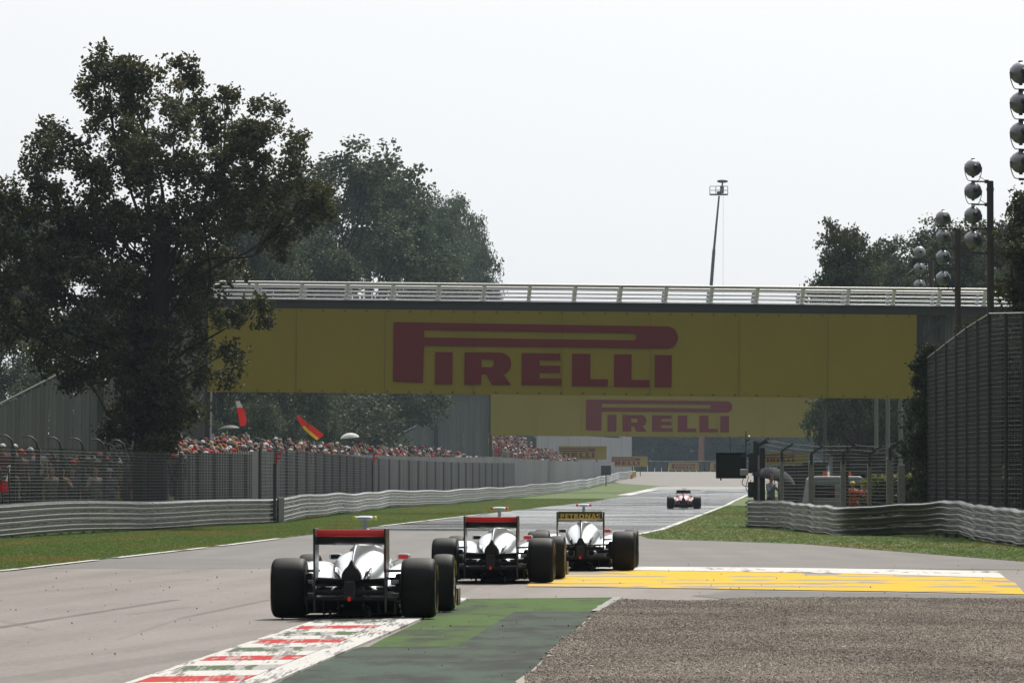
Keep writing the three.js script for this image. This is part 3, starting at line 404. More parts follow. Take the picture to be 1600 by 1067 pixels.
{ // the stand of people above the wall: too many to count
  const shirts = [[0.4, 0.05, 0.05], [0.3, 0.07, 0.07], [0.5, 0.49, 0.48], [0.04, 0.04, 0.05], [0.2, 0.17, 0.15], [0.55, 0.5, 0.46], [0.1, 0.11, 0.15], [0.05, 0.05, 0.06], [0.06, 0.07, 0.12], [0.25, 0.3, 0.4], [0.3, 0.22, 0.16], [0.5, 0.36, 0.08], [0.4, 0.1, 0.08], [0.16, 0.14, 0.14]];
  const torso = merge([new THREE.SphereGeometry(0.2, 8, 6).scale(1, 1.6, 0.62).translate(0, 1.2, 0), new THREE.CapsuleGeometry(0.075, 0.62, 2, 6).translate(-0.09, 0.5, 0), new THREE.CapsuleGeometry(0.075, 0.62, 2, 6).translate(0.09, 0.5, 0), new THREE.CapsuleGeometry(0.05, 0.46, 2, 6).rotateZ(0.22).translate(0.26, 1.2, 0.05), new THREE.CapsuleGeometry(0.05, 0.46, 2, 6).rotateZ(-0.22).translate(-0.26, 1.2, 0.05)]);
  const torsoUp = merge([new THREE.SphereGeometry(0.2, 8, 6).scale(1, 1.6, 0.62).translate(0, 1.2, 0), new THREE.CapsuleGeometry(0.075, 0.62, 2, 6).translate(-0.09, 0.5, 0), new THREE.CapsuleGeometry(0.075, 0.62, 2, 6).translate(0.09, 0.5, 0), new THREE.CapsuleGeometry(0.05, 0.5, 2, 6).rotateZ(0.5).translate(0.22, 1.62, 0.05), new THREE.CapsuleGeometry(0.05, 0.46, 2, 6).rotateZ(-0.5).translate(-0.24, 1.3, 0.15)]);
  const head = new THREE.SphereGeometry(0.115, 8, 6).scale(0.9, 1.15, 1).translate(0, 1.65, 0), cap = merge([new THREE.SphereGeometry(0.128, 8, 4, 0, 6.3, 0, 1.6).translate(0, 1.675, 0), box(0.16, 0.016, 0.12, 0, 1.69, 0.14)]);
  const make = (label, seed, n, pick, tints) => {
    const g = thing('crowd', label, 'crowd'); g.userData.kind = 'stuff';
    const r = rng(seed), A = [[], []], Ac = [[], []], H = [], Hc = [], C = [], Cc = [], up = V(0, 1, 0);
    for (let i = 0; i < n; i++) { const [x, y, d] = pick(r); const s = 0.9 + 0.18 * r(), m = new THREE.Matrix4().compose(V(x, y, -d), new THREE.Quaternion().setFromAxisAngle(up, 0.5 + (r() - 0.5) * 1.4), V(s, s, s)), k = r() < 0.15 ? 1 : 0; const c = tints[Math.floor(r() * tints.length)]; A[k].push(m); Ac[k].push(rgb(...tone(c, 0.5 + 0.45 * r()))); H.push(m); const sk = 0.7 + 0.5 * r(); Hc.push(r() < 0.5 ? rgb(0.04, 0.03, 0.025) : rgb(0.33 * sk, 0.2 * sk, 0.14 * sk)); if (r() < 0.36) { C.push(m); const q = r(); Cc.push(q < 0.28 ? rgb(0.5, 0.03, 0.03) : q < 0.6 ? rgb(0.6, 0.59, 0.57) : rgb(0.06, 0.06, 0.08)); } }
    inst('body', torso, M.cloth, A[0], g, Ac[0]); inst('body', torsoUp, M.cloth, A[1], g, Ac[1]); inst('head', head, M.cloth, H, g, Hc); inst('cap', cap, M.cloth, C, g, Cc);
    for (const c of g.children) c.userData.kind = 'stuff';
  };
  make('packed crowd in red, white and dark clothes above the grey panel wall', 401, 1500, r => { let d, o; do { d = 184 + 290 * Math.pow(r(), 1.25); o = 1.4 + Math.floor(r() * 8) * 0.75 + 0.3 * r(); } while (railL(d) - 1.6 - o < (268 - 800) / F * d); return [railL(d) - 1.6 - o, E(d) + bankH(o, d), d]; }, shirts);
  make('dim crowd behind the left fence, left of the oak, shade tinted into its dark and brown clothes', 403, 260, r => { let d, x, q; do { q = -40 + 296 * r(); d = 166 + 34 * r(); x = (q - 800) / F * d; } while (railL(d) - 1.6 - x < (q < 130 ? 3.4 : 1.2)); return [x, Math.min(0.45, bankH(railL(d) - 1.6 - x, d)) + 0.1 * r(), d]; }, [[0.1, 0.07, 0.06], [0.06, 0.06, 0.08], [0.13, 0.09, 0.09], [0.05, 0.05, 0.05], [0.12, 0.12, 0.13], [0.08, 0.04, 0.05], [0.2, 0.18, 0.17]]);  // dark clothing tints stand in for the shade over these bodies
  make('far pinkish crowd beyond the left leg of the second bridge', 402, 420, r => { const d = 525 + 110 * r(), o = 1.5 + Math.floor(r() * 9) * 0.9; return [railL(d) - 1.6 - o - 0.2, E(d) + bankH(o, d) + o * 0.16, d]; }, [[0.3, 0.12, 0.12], [0.4, 0.25, 0.23], [0.45, 0.4, 0.37], [0.35, 0.08, 0.09], [0.2, 0.15, 0.15]]);
}
{ // flags and parasols held over the crowd
  const cloth = (w, h, seed, fold) => { const g = new THREE.PlaneGeometry(w, h, 14, 18), p = g.attributes.position; for (let i = 0; i < p.count; i++) { const x = p.getX(i), y = p.getY(i); p.setZ(i, fold * (Math.sin(x * 6 + y * 2.3 + seed) + 0.5 * Math.sin(y * 5 + seed * 2)) * 0.5); const t = y / h + 0.5; p.setX(i, x * (0.62 + 0.38 * Math.sin(t * 3.1 + seed * 0.4)) + 0.2 * h * Math.sin(t * 2.6 + seed) * 0.6); } g.computeVertexNormals(); return g; };
  const flagMat = (f) => { const t = tex(64, 64, f, [1, 1]); return new THREE.MeshPhysicalMaterial({ map: t, roughness: 0.9, side: THREE.DoubleSide, transmission: 0.3, thickness: 0 }); };
  const put = (label, px, py, d, w, h, rot, f, seed) => { const o = thing('flag', label, 'flag', at(px, py, d)); const c = cloth(w, h, seed, 0.1); c.rotateZ(rot); part('cloth', c, flagMat(f), o); part('flag_pole', bar(V(0.1, -1.6, -0.02), V(-w * 0.3, h * 0.5, -0.02), 0.018), M.steelDark, o); };
  put('narrow red and white flag hanging limp above the crowd near the oak', 373.5, 646, 215, 0.3, 0.95, 0.05, (u, v) => v > 0.72 ? [0.5, 0.5, 0.52] : [0.62, 0.03, 0.03], 1);
  put('large red and yellow flag leaning left above the crowd', 483, 666, 235, 0.38, 1.3, 0.6, (u, v) => u < 0.34 && v < 0.6 ? [0.6, 0.4, 0.03] : [0.65, 0.03, 0.02], 2.4);
  put('yellow flag held up in the far pinkish crowd', 761, 693, 540, 0.9, 0.75, 0.2, () => [0.62, 0.45, 0.1], 0.4);
  put('white and red flag hung on the left fence at the picture edge', 2, 750, 148, 0.17, 0.62, 0, (u, v) => v > 0.5 ? [0.6, 0.6, 0.6] : [0.45, 0.02, 0.03], 3);
  put('narrow white and red flag on the left fence right of the first post', 13, 750, 148.5, 0.08, 0.6, 0, (u, v) => v > 0.45 ? [0.6, 0.6, 0.6] : [0.45, 0.02, 0.03], 4);
  const um = (label, px, py, d, R, H, mat) => { const o = thing('umbrella', label, 'umbrella', at(px, py, d)); const c = new THREE.SphereGeometry(1, 16, 6, 0, 6.2832, 0, 1.25).scale(R, H, R).translate(0, -H * 0.6, 0); c.rotateZ(0.1); part('canopy', toCreasedNormals(c, 0.3), mat, o); part('umbrella_stick', bar(V(0, -1.1, 0), V(0, 0.3 * H, 0), 0.012), M.steelDark, o); };
  M.white2 = new THREE.MeshPhysicalMaterial({ color: rgb(0.72, 0.72, 0.72), roughness: 0.85, side: THREE.DoubleSide, transmission: 0.35, thickness: 0 });
  um('white umbrella open above the crowd under the banner', 546, 681, 270, 0.48, 0.34, M.white2);
  um('black umbrella open in the crowd below the narrow red flag', 357, 668, 208, 0.42, 0.2, std({ color: rgb(0.02, 0.02, 0.025), roughness: 0.7, side: THREE.DoubleSide }));
}

// ---------------------------------------------------------------- bridges with their banners
function logoShapes() {
  const P = a => new THREE.Shape(a.map(([x, y]) => new THREE.Vector2(x, -y))), out = [];
  const p = new THREE.Shape(); p.moveTo(105, -65); p.lineTo(1473, -73); p.absarc(1473, -128, 55, Math.PI / 2, -Math.PI / 2, true); p.lineTo(258, -181); p.lineTo(255, -367); p.lineTo(105, -362); p.closePath();
  const h = new THREE.Path(); h.moveTo(259, -103); h.lineTo(1304, -108); h.absarc(1304, -126, 18, Math.PI / 2, -Math.PI / 2, true); h.lineTo(259, -140); h.closePath(); p.holes.push(h); out.push(p);
  out.push(P([[315, 212], [402, 212], [402, 373], [315, 373]]), P([[1413, 216], [1498, 216], [1498, 376], [1413, 376]]));
  const r = new THREE.Shape(); r.moveTo(462, -212); r.lineTo(638, -212); r.absarc(640, -267, 55, Math.PI / 2, -Math.PI / 2.4, true); r.lineTo(697, -373); r.lineTo(598, -373); r.lineTo(572, -321); r.lineTo(547, -321); r.lineTo(547, -373); r.lineTo(462, -373); r.closePath();
  const rh = new THREE.Path(); rh.moveTo(547, -247); rh.lineTo(592, -247); rh.absarc(592, -266, 19, Math.PI / 2, -Math.PI / 2, true); rh.lineTo(547, -285); rh.closePath(); r.holes.push(rh); out.push(r);
  out.push(P([[748, 213], [940, 213], [940, 248], [838, 248], [838, 275], [940, 275], [940, 311], [838, 311], [838, 338], [948, 338], [948, 373], [748, 373]]));
  out.push(P([[1000, 214], [1091, 214], [1091, 340], [1180, 340], [1180, 375], [1000, 375]]), P([[1210, 215], [1297, 215], [1297, 341], [1388, 341], [1388, 376], [1210, 376]]));
  return out;
}
const logoGeo = w => { const k = w / 1422; return new THREE.ExtrudeGeometry(logoShapes(), { depth: 2, bevelEnabled: false, curveSegments: 12 }).translate(-816, 220, 0).scale(k, k, 0.006); };
const B1 = { d: 262, x: (834 - 800) / F * 262 }, BY = 9.55;                 // deck underside height
function bridge(label, X, Z, bannerLabel, yaw, roll, fullRail) {
  const b = thing('footbridge', label, 'bridge', [X, -0.16, -Z], yaw); b.rotation.z = roll;
  part('deck_beam', [box(47, 0.36, 0.35, 2.5, BY + 0.12, 0), box(47, 0.36, 0.35, 2.5, BY + 0.12, -4), box(47, 0.12, 3.65, 2.5, BY + 0.05, -2), box(47, 0.06, 0.5, 2.5, BY + 0.33, 0.03)], M.steelDark, b);
  for (const z of [0.12, -4.1]) {
    for (let i = 0; i < 21; i++) { const x = -19.2 + i * 2.1; part('railing_post', [beam(V(x - 0.05, BY + 0.3, z - 0.05), V(x + 0.02, BY + 1.1, z + 0.13), 0.17, 0.06), box(0.24, 0.07, 0.14, x - 0.05, BY + 0.39, z)], M.whiteRail, b); }
    [0.4, 0.58, 0.77, 0.95].forEach(y => part('rail', bar(V(-21, BY + y - 0.04, z + 0.06), V(24, BY + y - 0.04, z + 0.06), 0.026, 8), M.galv, b));
    part('handrail', [bar(V(-21, BY + 1.12, z + 0.1), V(24, BY + 1.12, z + 0.1), 0.075, 10)], M.zinc, b);
  }
  // legs: ribbed cladding, posts, brace, stair side
  const clad = (x0, x1, t0, t1, b0, z, m) => part('cladding_panel', corrugated(V(x0, 0, z), V(x1, 0, z), t0, t1, b0, 0.35, 0.05, 0, 1), m, b);
  const T = BY - 0.07;
  for (let x = -19.8; x < -15.5; x += 1.14) clad(x, x + 1.12, T, T, 0, -0.3, M.cladding);
  for (let z = -0.35; z > -4; z -= 1.2) part('cladding_panel', corrugated(V(-15.2, 0, z), V(-15.2, 0, z - 1.18), T, T, 0, 0.35, 0.05, 1, 0), M.cladding, b);
  for (let x = 17.9; x < 24; x += 1.14) clad(x, x + 1.12, T, T, 0, -0.3, M.cladding);
  for (let z = -0.35; z > -4; z -= 1.2) part('cladding_panel', corrugated(V(17.8, 0, z), V(17.8, 0, z - 1.18), T, T, 0, 0.35, 0.05, -1, 0), M.cladding, b);
  for (const x of [-20, -15.1, 17.7, 18.75, 24.8]) part('post', box(0.26, T, 0.3, x, T / 2, -0.08), M.steelDark, b);
  part('brace', beam(V(17.8, T - 1.2, 0.05), V(18.7, T - 0.25, 0.05), 0.12, 0.16), M.steelDark, b);
  for (let i = 0; i < 14; i++) { const x1 = -20.15 - i * 1.14, x0 = x1 - 1.12, y = x => Math.max(0.3, 7.3 + (x + 19.9) * 0.52); if (y(x1) > 0.4) clad(x0, x1, y(x0), y(x1), 0, -0.2, M.cladding); }
  part('stair_rail', bar(V(-19.9, 7.45, -0.1), V(-33, 7.45 - 13.1 * 0.52, -0.1), 0.05), M.galv, b);
  const a = thing('advertising_banner', bannerLabel, 'banner', [X, -0.16, -Z], yaw); a.rotation.z = roll;
  const x0 = -15.1, w = 32.66, n = 8, y0 = 5.62, h = 3.87;
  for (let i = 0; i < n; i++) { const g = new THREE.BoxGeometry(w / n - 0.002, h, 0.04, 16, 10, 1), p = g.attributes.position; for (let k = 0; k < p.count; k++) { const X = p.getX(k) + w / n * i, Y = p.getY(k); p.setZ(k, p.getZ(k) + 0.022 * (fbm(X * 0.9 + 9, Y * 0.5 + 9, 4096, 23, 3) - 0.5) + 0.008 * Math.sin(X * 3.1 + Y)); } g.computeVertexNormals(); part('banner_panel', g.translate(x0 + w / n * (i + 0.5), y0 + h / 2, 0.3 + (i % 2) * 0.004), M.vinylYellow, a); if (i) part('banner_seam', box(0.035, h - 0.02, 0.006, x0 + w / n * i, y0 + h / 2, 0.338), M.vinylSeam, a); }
  part('eyelet', Array.from({ length: 33 }, (_, i) => [y0 + 0.09, y0 + h - 0.09].map(y => new THREE.TorusGeometry(0.035, 0.012, 5, 10).translate(x0 + 0.3 + i, y, 0.338))).flat(), M.steelDark, a).userData.kind = 'stuff';
  part('lettering', logoGeo(13.1).translate(0, 7.48, 0.35), M.vinylRed, a);
  return b;
}
bridge('grey footbridge with white railing across the track, the nearer of two', B1.x, B1.d, 'huge yellow banner with dark red lettering on the nearer bridge', 0, -0.0102);
bridge('hazy grey footbridge behind the first, mostly hidden by its banner', (1029 - 800) / F * 510, 510, 'smaller looking hazy yellow banner on the far bridge', 0, -0.006);

// ---------------------------------------------------------------- trees
function clump(k, leaf, spread, seed) {                                    // a spray of k folded leaves
  const r = rng(seed), P = []; const a = V(0, 0, 0), u = V(0, 0, 0), v = V(0, 0, 0), n = V(0, 0, 0);
  for (let i = 0; i < k; i++) {
    a.set(r() - 0.5, r() - 0.5, r() - 0.5).multiplyScalar(2 * spread); u.set(r() - 0.5, r() - 0.5, r() - 0.5).normalize(); n.set(r() - 0.5, r() - 0.2, r() - 0.5).normalize(); v.crossVectors(u, n).normalize(); n.crossVectors(u, v);
    const l = leaf * (0.7 + 0.6 * r()), w = l * 0.36, p = (s, t, o) => [a.x + u.x * s + v.x * t + n.x * o, a.y + u.y * s + v.y * t + n.y * o, a.z + u.z * s + v.z * t + n.z * o];
    const A = p(0, 0, 0), B = p(l * 0.5, w, w * 0.4), C = p(l, 0, -w * 0.2), D = p(l * 0.5, -w, w * 0.4); P.push(...A, ...B, ...C, ...A, ...C, ...D);
  }
  const g = new THREE.BufferGeometry(); g.setAttribute('position', new THREE.Float32BufferAttribute(P, 3)); g.computeVertexNormals(); return g;
}
function foliage(lobes, per, seed, o = {}) {                                // sprays gathered in twig clusters over the lobes [x, y, z, r(, vertical stretch)]
  const r = rng(seed), out = [], cols = [], m = new THREE.Matrix4(), q = new THREE.Quaternion(), e = new THREE.Euler(), cr = o.cr || 0.4, each = o.each || 9;
  for (const [x, y, z, R, sy = 1] of lobes) {
    const n = Math.max(3, Math.round(per * R * R)), tint = 0.8 + 0.4 * r(), warm = r();
    for (let i = 0; i < n; i++) {
      const t = r() * 6.2832, c = 2 * r() - 1, s = Math.sqrt(1 - c * c), rad = R * (r() < 0.07 ? 1.15 : lerp(0.4, 1, Math.pow(r(), 0.6))), X = x + s * Math.cos(t) * rad, Y = y + c * rad * sy, Z = z + s * Math.sin(t) * rad, k0 = cr * (0.55 + 0.8 * r()), ct = 0.75 + 0.5 * r();
      for (let k = 0; k < each; k++) {
        const a = r() * 6.2832, b = 2 * r() - 1, w = Math.sqrt(1 - b * b), g = k0 * Math.cbrt(r());
        q.setFromEuler(e.set(r() * 6.3, r() * 6.3, r() * 6.3)); const u = 0.7 + 0.5 * r(); out.push(m.clone().compose(V(X + g * w * Math.cos(a), Y + g * b * 0.7, Z + g * w * Math.sin(a)), q, V(u, u, u)));
        const v = tint * ct * (0.8 + 0.4 * r()); cols.push(rgb(v * (1 + 0.5 * warm * r()), v, v * (1 - 0.3 * warm)));
      }
    }
  }
  return [out, cols];
}
function tree(name, label, pos, trunkR, lobes, mat, per, leaf, seed, o = {}) {   // lobes relative to the base of the trunk
  const t = thing(name, label, o.category || 'tree', pos, 0, o.group), r = rng(seed), H = Math.max(...lobes.map(l => l[1] + l[3])), th = o.trunkH || H * 0.55;
  const lean = o.lean || [0, 0];
  part('trunk', tube([V(0, -0.1, 0), V(lean[0] * 0.2, th * 0.3, lean[1] * 0.2), V(lean[0] * 0.6, th * 0.7, lean[1] * 0.6), V(lean[0], th, lean[1])], [trunkR * 1.25, trunkR, trunkR * 0.75, trunkR * 0.45], 10), M.bark, t);
  const limbs = []; lobes.forEach(([x, y, z, R], i) => { if (i % (o.limbEvery || 1)) return; const h = clamp(y * (0.35 + 0.4 * r()), th * 0.28, th * 0.97), a = V(lean[0] * h / th, h, lean[1] * h / th), b = V(x, y, z), m1 = a.clone().lerp(b, 0.35).add(V((r() - 0.5) * 1.5, (r() - 0.6) * 1.1, (r() - 0.5) * 1.5)), m2 = a.clone().lerp(b, 0.7).add(V((r() - 0.5) * 1.3, (r() - 0.4) * 1.1, (r() - 0.5) * 1.3)); const w = (o.thin || 1) * trunkR * clamp(0.16 + 0.12 * R / 2, 0.12, 0.36); limbs.push(tube([a, m1, m2, b], [w, w * 0.7, w * 0.45, w * 0.15], 6)); for (let k = 0; k < 3; k++) { const e = b.clone().add(V((r() - 0.5) * 1.6, (r() - 0.3) * 1.3, (r() - 0.5) * 1.6).multiplyScalar(R * 0.8)); limbs.push(tube([m2, m2.clone().lerp(e, 0.5).add(V(0, 0.1, 0)), e], [w * 0.4, w * 0.25, w * 0.08], 5)); } });
  part('limb', limbs, M.bark, t).userData.kind = 'stuff';
  const [ms, cs] = foliage(lobes, per, seed, o);
  const c = inst('crown', clump(o.k || 10, leaf, o.clumpR || 0.34, seed + 1), mat, ms, t, cs);
  return t;
}
{ // the great oak, its boughs laid out as they stand
  const d = 181, s = F / d, base = V((232 - 800) / s, 0.9, -d), r = rng(511);
  const px = [[165, 105, 38], [150, 150, 38], [195, 120, 34], [232, 150, 55], [292, 105, 26], [300, 150, 42], [185, 200, 66], [262, 225, 72], [345, 140, 18], [340, 205, 48], [395, 205, 40], [428, 170, 20], [425, 225, 50], [375, 262, 62], [100, 228, 46], [70, 260, 34], [50, 300, 48], [112, 305, 76], [185, 305, 76], [290, 305, 76], [380, 320, 60], [455, 285, 48], [470, 330, 46], [503, 308, 22], [440, 350, 36], [428, 388, 24], [25, 350, 54], [85, 380, 84], [190, 395, 94], [285, 385, 62], [240, 455, 82], [130, 470, 92], [40, 450, 80], [15, 520, 60], [75, 555, 46], [150, 555, 60], [250, 545, 76], [322, 480, 40], [370, 548, 22], [385, 500, 28], [360, 585, 18], [296, 440, 52], [405, 470, 16], [-45, 400, 80], [-60, 480, 80], [-40, 330, 50], [265, 620, 42], [235, 655, 42], [285, 650, 30], [195, 655, 32], [175, 672, 14], [305, 610, 26], [330, 370, 40], [350, 420, 26], [125, 585, 28], [318, 550, 20]];
  const lobes = px.map(([x, y, R]) => { const p = at(x, y, d), rr = R / s, low = y > 600; return [p.x - base.x, p.y - base.y, (low ? 0.5 : 1) * (r() - 0.5) * (5.2 - Math.abs(x - 220) * 0.006), rr * 0.93]; });
  for (const [x, y, R, z] of [[212, 608, 36, 0.7], [250, 600, 40, 0.6], [228, 642, 34, 0.8], [258, 672, 28, 0.5], [203, 684, 22, 0.5], [235, 690, 24, 0.8], [275, 690, 20, 0.3], [222, 570, 34, 0.9]]) { const p = at(x, y, d); lobes.push([p.x - base.x, p.y - base.y, z, R / s]); }
  px.forEach(([x, y], i) => { if (x < 110 && y > 320) lobes[i][3] *= 0.84; });
  tree('oak_tree', 'big dark oak with spreading boughs behind the left fence', base, 0.5, lobes, M.leafOak, 17, 0.15, 513, { trunkH: 9.2, lean: [0.5, 0], k: 10, clumpR: 0.16, cr: 0.42, each: 11, limbEvery: 2, thin: 0.75 });
}
function lobesFor(seed, H, W, n, kind) {
  const r = rng(seed), out = [];
  for (let i = 0; i < n; i++) { const f = kind === 'low' ? r() : Math.pow(r(), 0.8), y = H * lerp(0.12, 0.92, f), rad = W * 0.5 * (kind === 'upright' ? 0.5 + 0.6 * Math.sin(Math.PI * Math.min(1, 0.25 + f * 0.75)) : 0.25 + 0.85 * Math.sin(Math.PI * (0.18 + 0.76 * f))), t = r() * 6.2832, q = rad * Math.sqrt(r()), R = W * (kind === 'upright' ? 0.09 : 0.13) * (0.7 + 0.7 * r()); out.push([Math.cos(t) * q, y, Math.sin(t) * q, R, kind === 'upright' ? 2.1 : 0.85]); }
  return out;
}
const ORD = ['first', 'second', 'third', 'fourth', 'fifth', 'sixth', 'seventh', 'eighth', 'ninth', 'tenth', 'eleventh', 'twelfth', 'thirteenth', 'fourteenth', 'fifteenth', 'sixteenth'];
{
  const H0 = 20, kinds = {
    broad: [lobesFor(601, H0, 12, 34), M.leafMid, 5, 0.24], tall: [lobesFor(607, H0, 10, 34), M.leafMid, 5.5, 0.24], upright: [lobesFor(613, H0, 9, 60, 'upright'), M.leafMid, 13, 0.2], low: [lobesFor(617, H0, 15, 50, 'low'), M.leafFar, 4.5, 0.3],
  }, made = {};
  const place = (kind, label, px, yTop, d, w, turn, group, name) => {
    const s = F / d, X = (px - 800) / s, y = E(d), top = CAMH + (751 - yTop) / s - y, k = top / H0;
    let t; if (!made[kind]) { const [l, m, per, leaf] = kinds[kind]; t = made[kind] = tree(name, label, [X, y, -d], 0.34, l, m, per, leaf, 620 + kind.length, { limbEvery: 1, k: 9, clumpR: 0.3, cr: 0.7, each: 9, group, trunkH: 15 }); } else t = copy(made[kind], label, [X, y, -d]);
    t.name = numbered === 0 ? t.name : t.name; t.userData.group = group; t.rotation.y = turn; t.scale.set(k * w, k, k * w);
  };
  const G1 = 'hazy trees behind the bridge on the left', G2 = 'trees behind the bridge on the right', G3 = 'low woodland seen under the banner', G4 = 'far woodland edge beyond the run-off';
  [['tall', -25, 245, 330, 1.1], ['broad', 60, 400, 345, 1], ['tall', 195, 420, 350, 1], ['broad', 320, 380, 360, 0.9], ['broad', 420, 280, 390, 0.95], ['tall', 505, 205, 420, 1.15], ['broad', 575, 250, 450, 0.95], ['tall', 635, 250, 560, 0.85], ['upright', 685, 298, 600, 0.72], ['upright', 727, 322, 640, 0.62]].forEach(([k, x, y, d, w], i) => place(k, 'hazy grey green tree behind the left of the bridge, ' + ORD[i] + ' from the left', x, y, d, w, i * 1.7, G1, 'park_tree'));
  [['broad', 1345, 335, 318, 0.75], ['tall', 1412, 328, 326, 1.05], ['broad', 1478, 345, 320, 0.8], ['tall', 1532, 330, 335, 1.0], ['broad', 1585, 320, 330, 1]].forEach(([k, x, y, d, w], i) => place(k, 'grey green tree behind the right of the bridge, ' + ORD[i] + ' from the left', x, y, d, w, i * 2.1 + 0.6, G2, 'park_tree'));
  [['low', 20, 560, 400, 1.6], ['low', 345, 470, 372, 1.0], ['low', 430, 470, 400, 0.8], ['low', 545, 480, 600, 1.1], ['low', 640, 490, 640, 1.2], ['low', 1392, 520, 345, 1.0], ['low', 1440, 530, 330, 1.2], ['low', 1500, 520, 340, 1.3]].forEach(([k, x, y, d, w], i) => place(k, 'dark low tree seen beneath the banner, ' + ORD[i] + ' from the left', x, y, d, w, i * 1.3, G3, 'woodland_tree'));
  [795, 850, 905, 955, 1005, 1050, 1100, 1150, 1205, 1255, 1305, 1370].forEach((x, i) => place('low', 'far bluish tree beyond the run-off barrier, ' + ORD[i] + ' from the left', x, 572 + (i * 37) % 23, 905 + (i * 53) % 60, 1.35, i * 0.9, G4, 'woodland_tree'));
}
{ // near dark tree at the right edge
  const d = 158, s = F / d, base = V((1628 - 800) / s, 0, -d), r = rng(661), px = [[1605, 325, 26], [1632, 310, 34], [1600, 365, 30], [1640, 370, 44], [1588, 405, 22], [1615, 420, 42], [1580, 445, 18], [1600, 465, 36], [1640, 470, 50], [1620, 520, 45], [1650, 420, 50], [1598, 430, 26]];
  tree('dark_tree', 'dark leafy tree above the tall wire fence at the right edge', base, 0.3, px.map(([x, y, R]) => { const p = at(x, y, d); return [p.x - base.x, p.y - base.y, (r() - 0.5) * 1.8, R / s]; }), M.leafOak, 26, 0.13, 663, { trunkH: 6.5, k: 11, clumpR: 0.16, cr: 0.3, each: 9 });
}
{ // woods lining the corridor on both sides, beyond the frame: they darken what faces the camera
  const r = rng(701), m = new THREE.Matrix4(), q = new THREE.Quaternion(), e = new THREE.Euler(), mats = [], cols = [], g = clump(14, 1.15, 1.1, 703);
  const add = (X, d, h) => { for (let i = 0; i < 170; i++) { const f = Math.pow(r(), 0.8), y = h * (0.05 + 0.95 * f), rad = 5.2 * (0.3 + 0.8 * Math.sin(Math.PI * (0.2 + 0.75 * f))) * Math.sqrt(r()), t = r() * 6.28; q.setFromEuler(e.set(r() * 6, r() * 6, r() * 6)); mats.push(m.clone().compose(V(X + Math.cos(t) * rad, y, -d + Math.sin(t) * rad), q, V(1, 1, 1))); const b = 0.8 + 0.4 * r(); cols.push(rgb(b, b, b)); } };
  for (let d = -90; d < 235; d += 7) for (let k = 0; k < 2; k++) { add(-(Math.max(19, 0.09 * d + 9) + k * 8 + 2 * r()), d + 3 * r(), 18 + 5 * r()); add(Math.max(22, 0.09 * d + 8) + k * 8 + 2 * r(), d + 3 * r(), 18 + 5 * r()); }
  for (let x = -26; x <= 26; x += 6) for (const d of [-75, -84]) add(x, d + 3 * r(), 19 + 5 * r());
  const w = inst('woodland', g, M.leafWood, mats, scene, cols); w.userData = { kind: 'stuff', label: 'unseen tall dark wood lining both sides of the track to cut sky light', category: 'woodland' };
}
{ // ivy on the fence end at the right
  const d = 158, lobes = [[1452, 558, 16], [1440, 575, 12], [1446, 600, 16], [1442, 640, 15], [1447, 670, 16], [1436, 690, 13], [1444, 715, 16], [1447, 750, 16], [1450, 778, 14], [1465, 552, 8], [1430, 700, 8]].map(([x, y, R]) => { const p = at(x, y, d); return [p.x - (1447 - 800) / F * d, p.y, (x % 3 - 1) * 0.1, R / F * d]; });
  const t = thing('ivy_plant', 'dark ivy column climbing the end post of the tall fence', 'plant', [(1447 - 800) / F * d, 0, -d]);
  part('stem', tube([V(0, 0, 0), V(0.05, 2, 0), V(0.02, 4.9, 0)], [0.1, 0.08, 0.04], 6), M.bark, t);
  const [ms, cs] = foliage(lobes, 130, 671, { cr: 0.14, each: 9 }); inst('foliage', clump(9, 0.09, 0.1, 672), M.leafIvy, ms, t, cs);
}

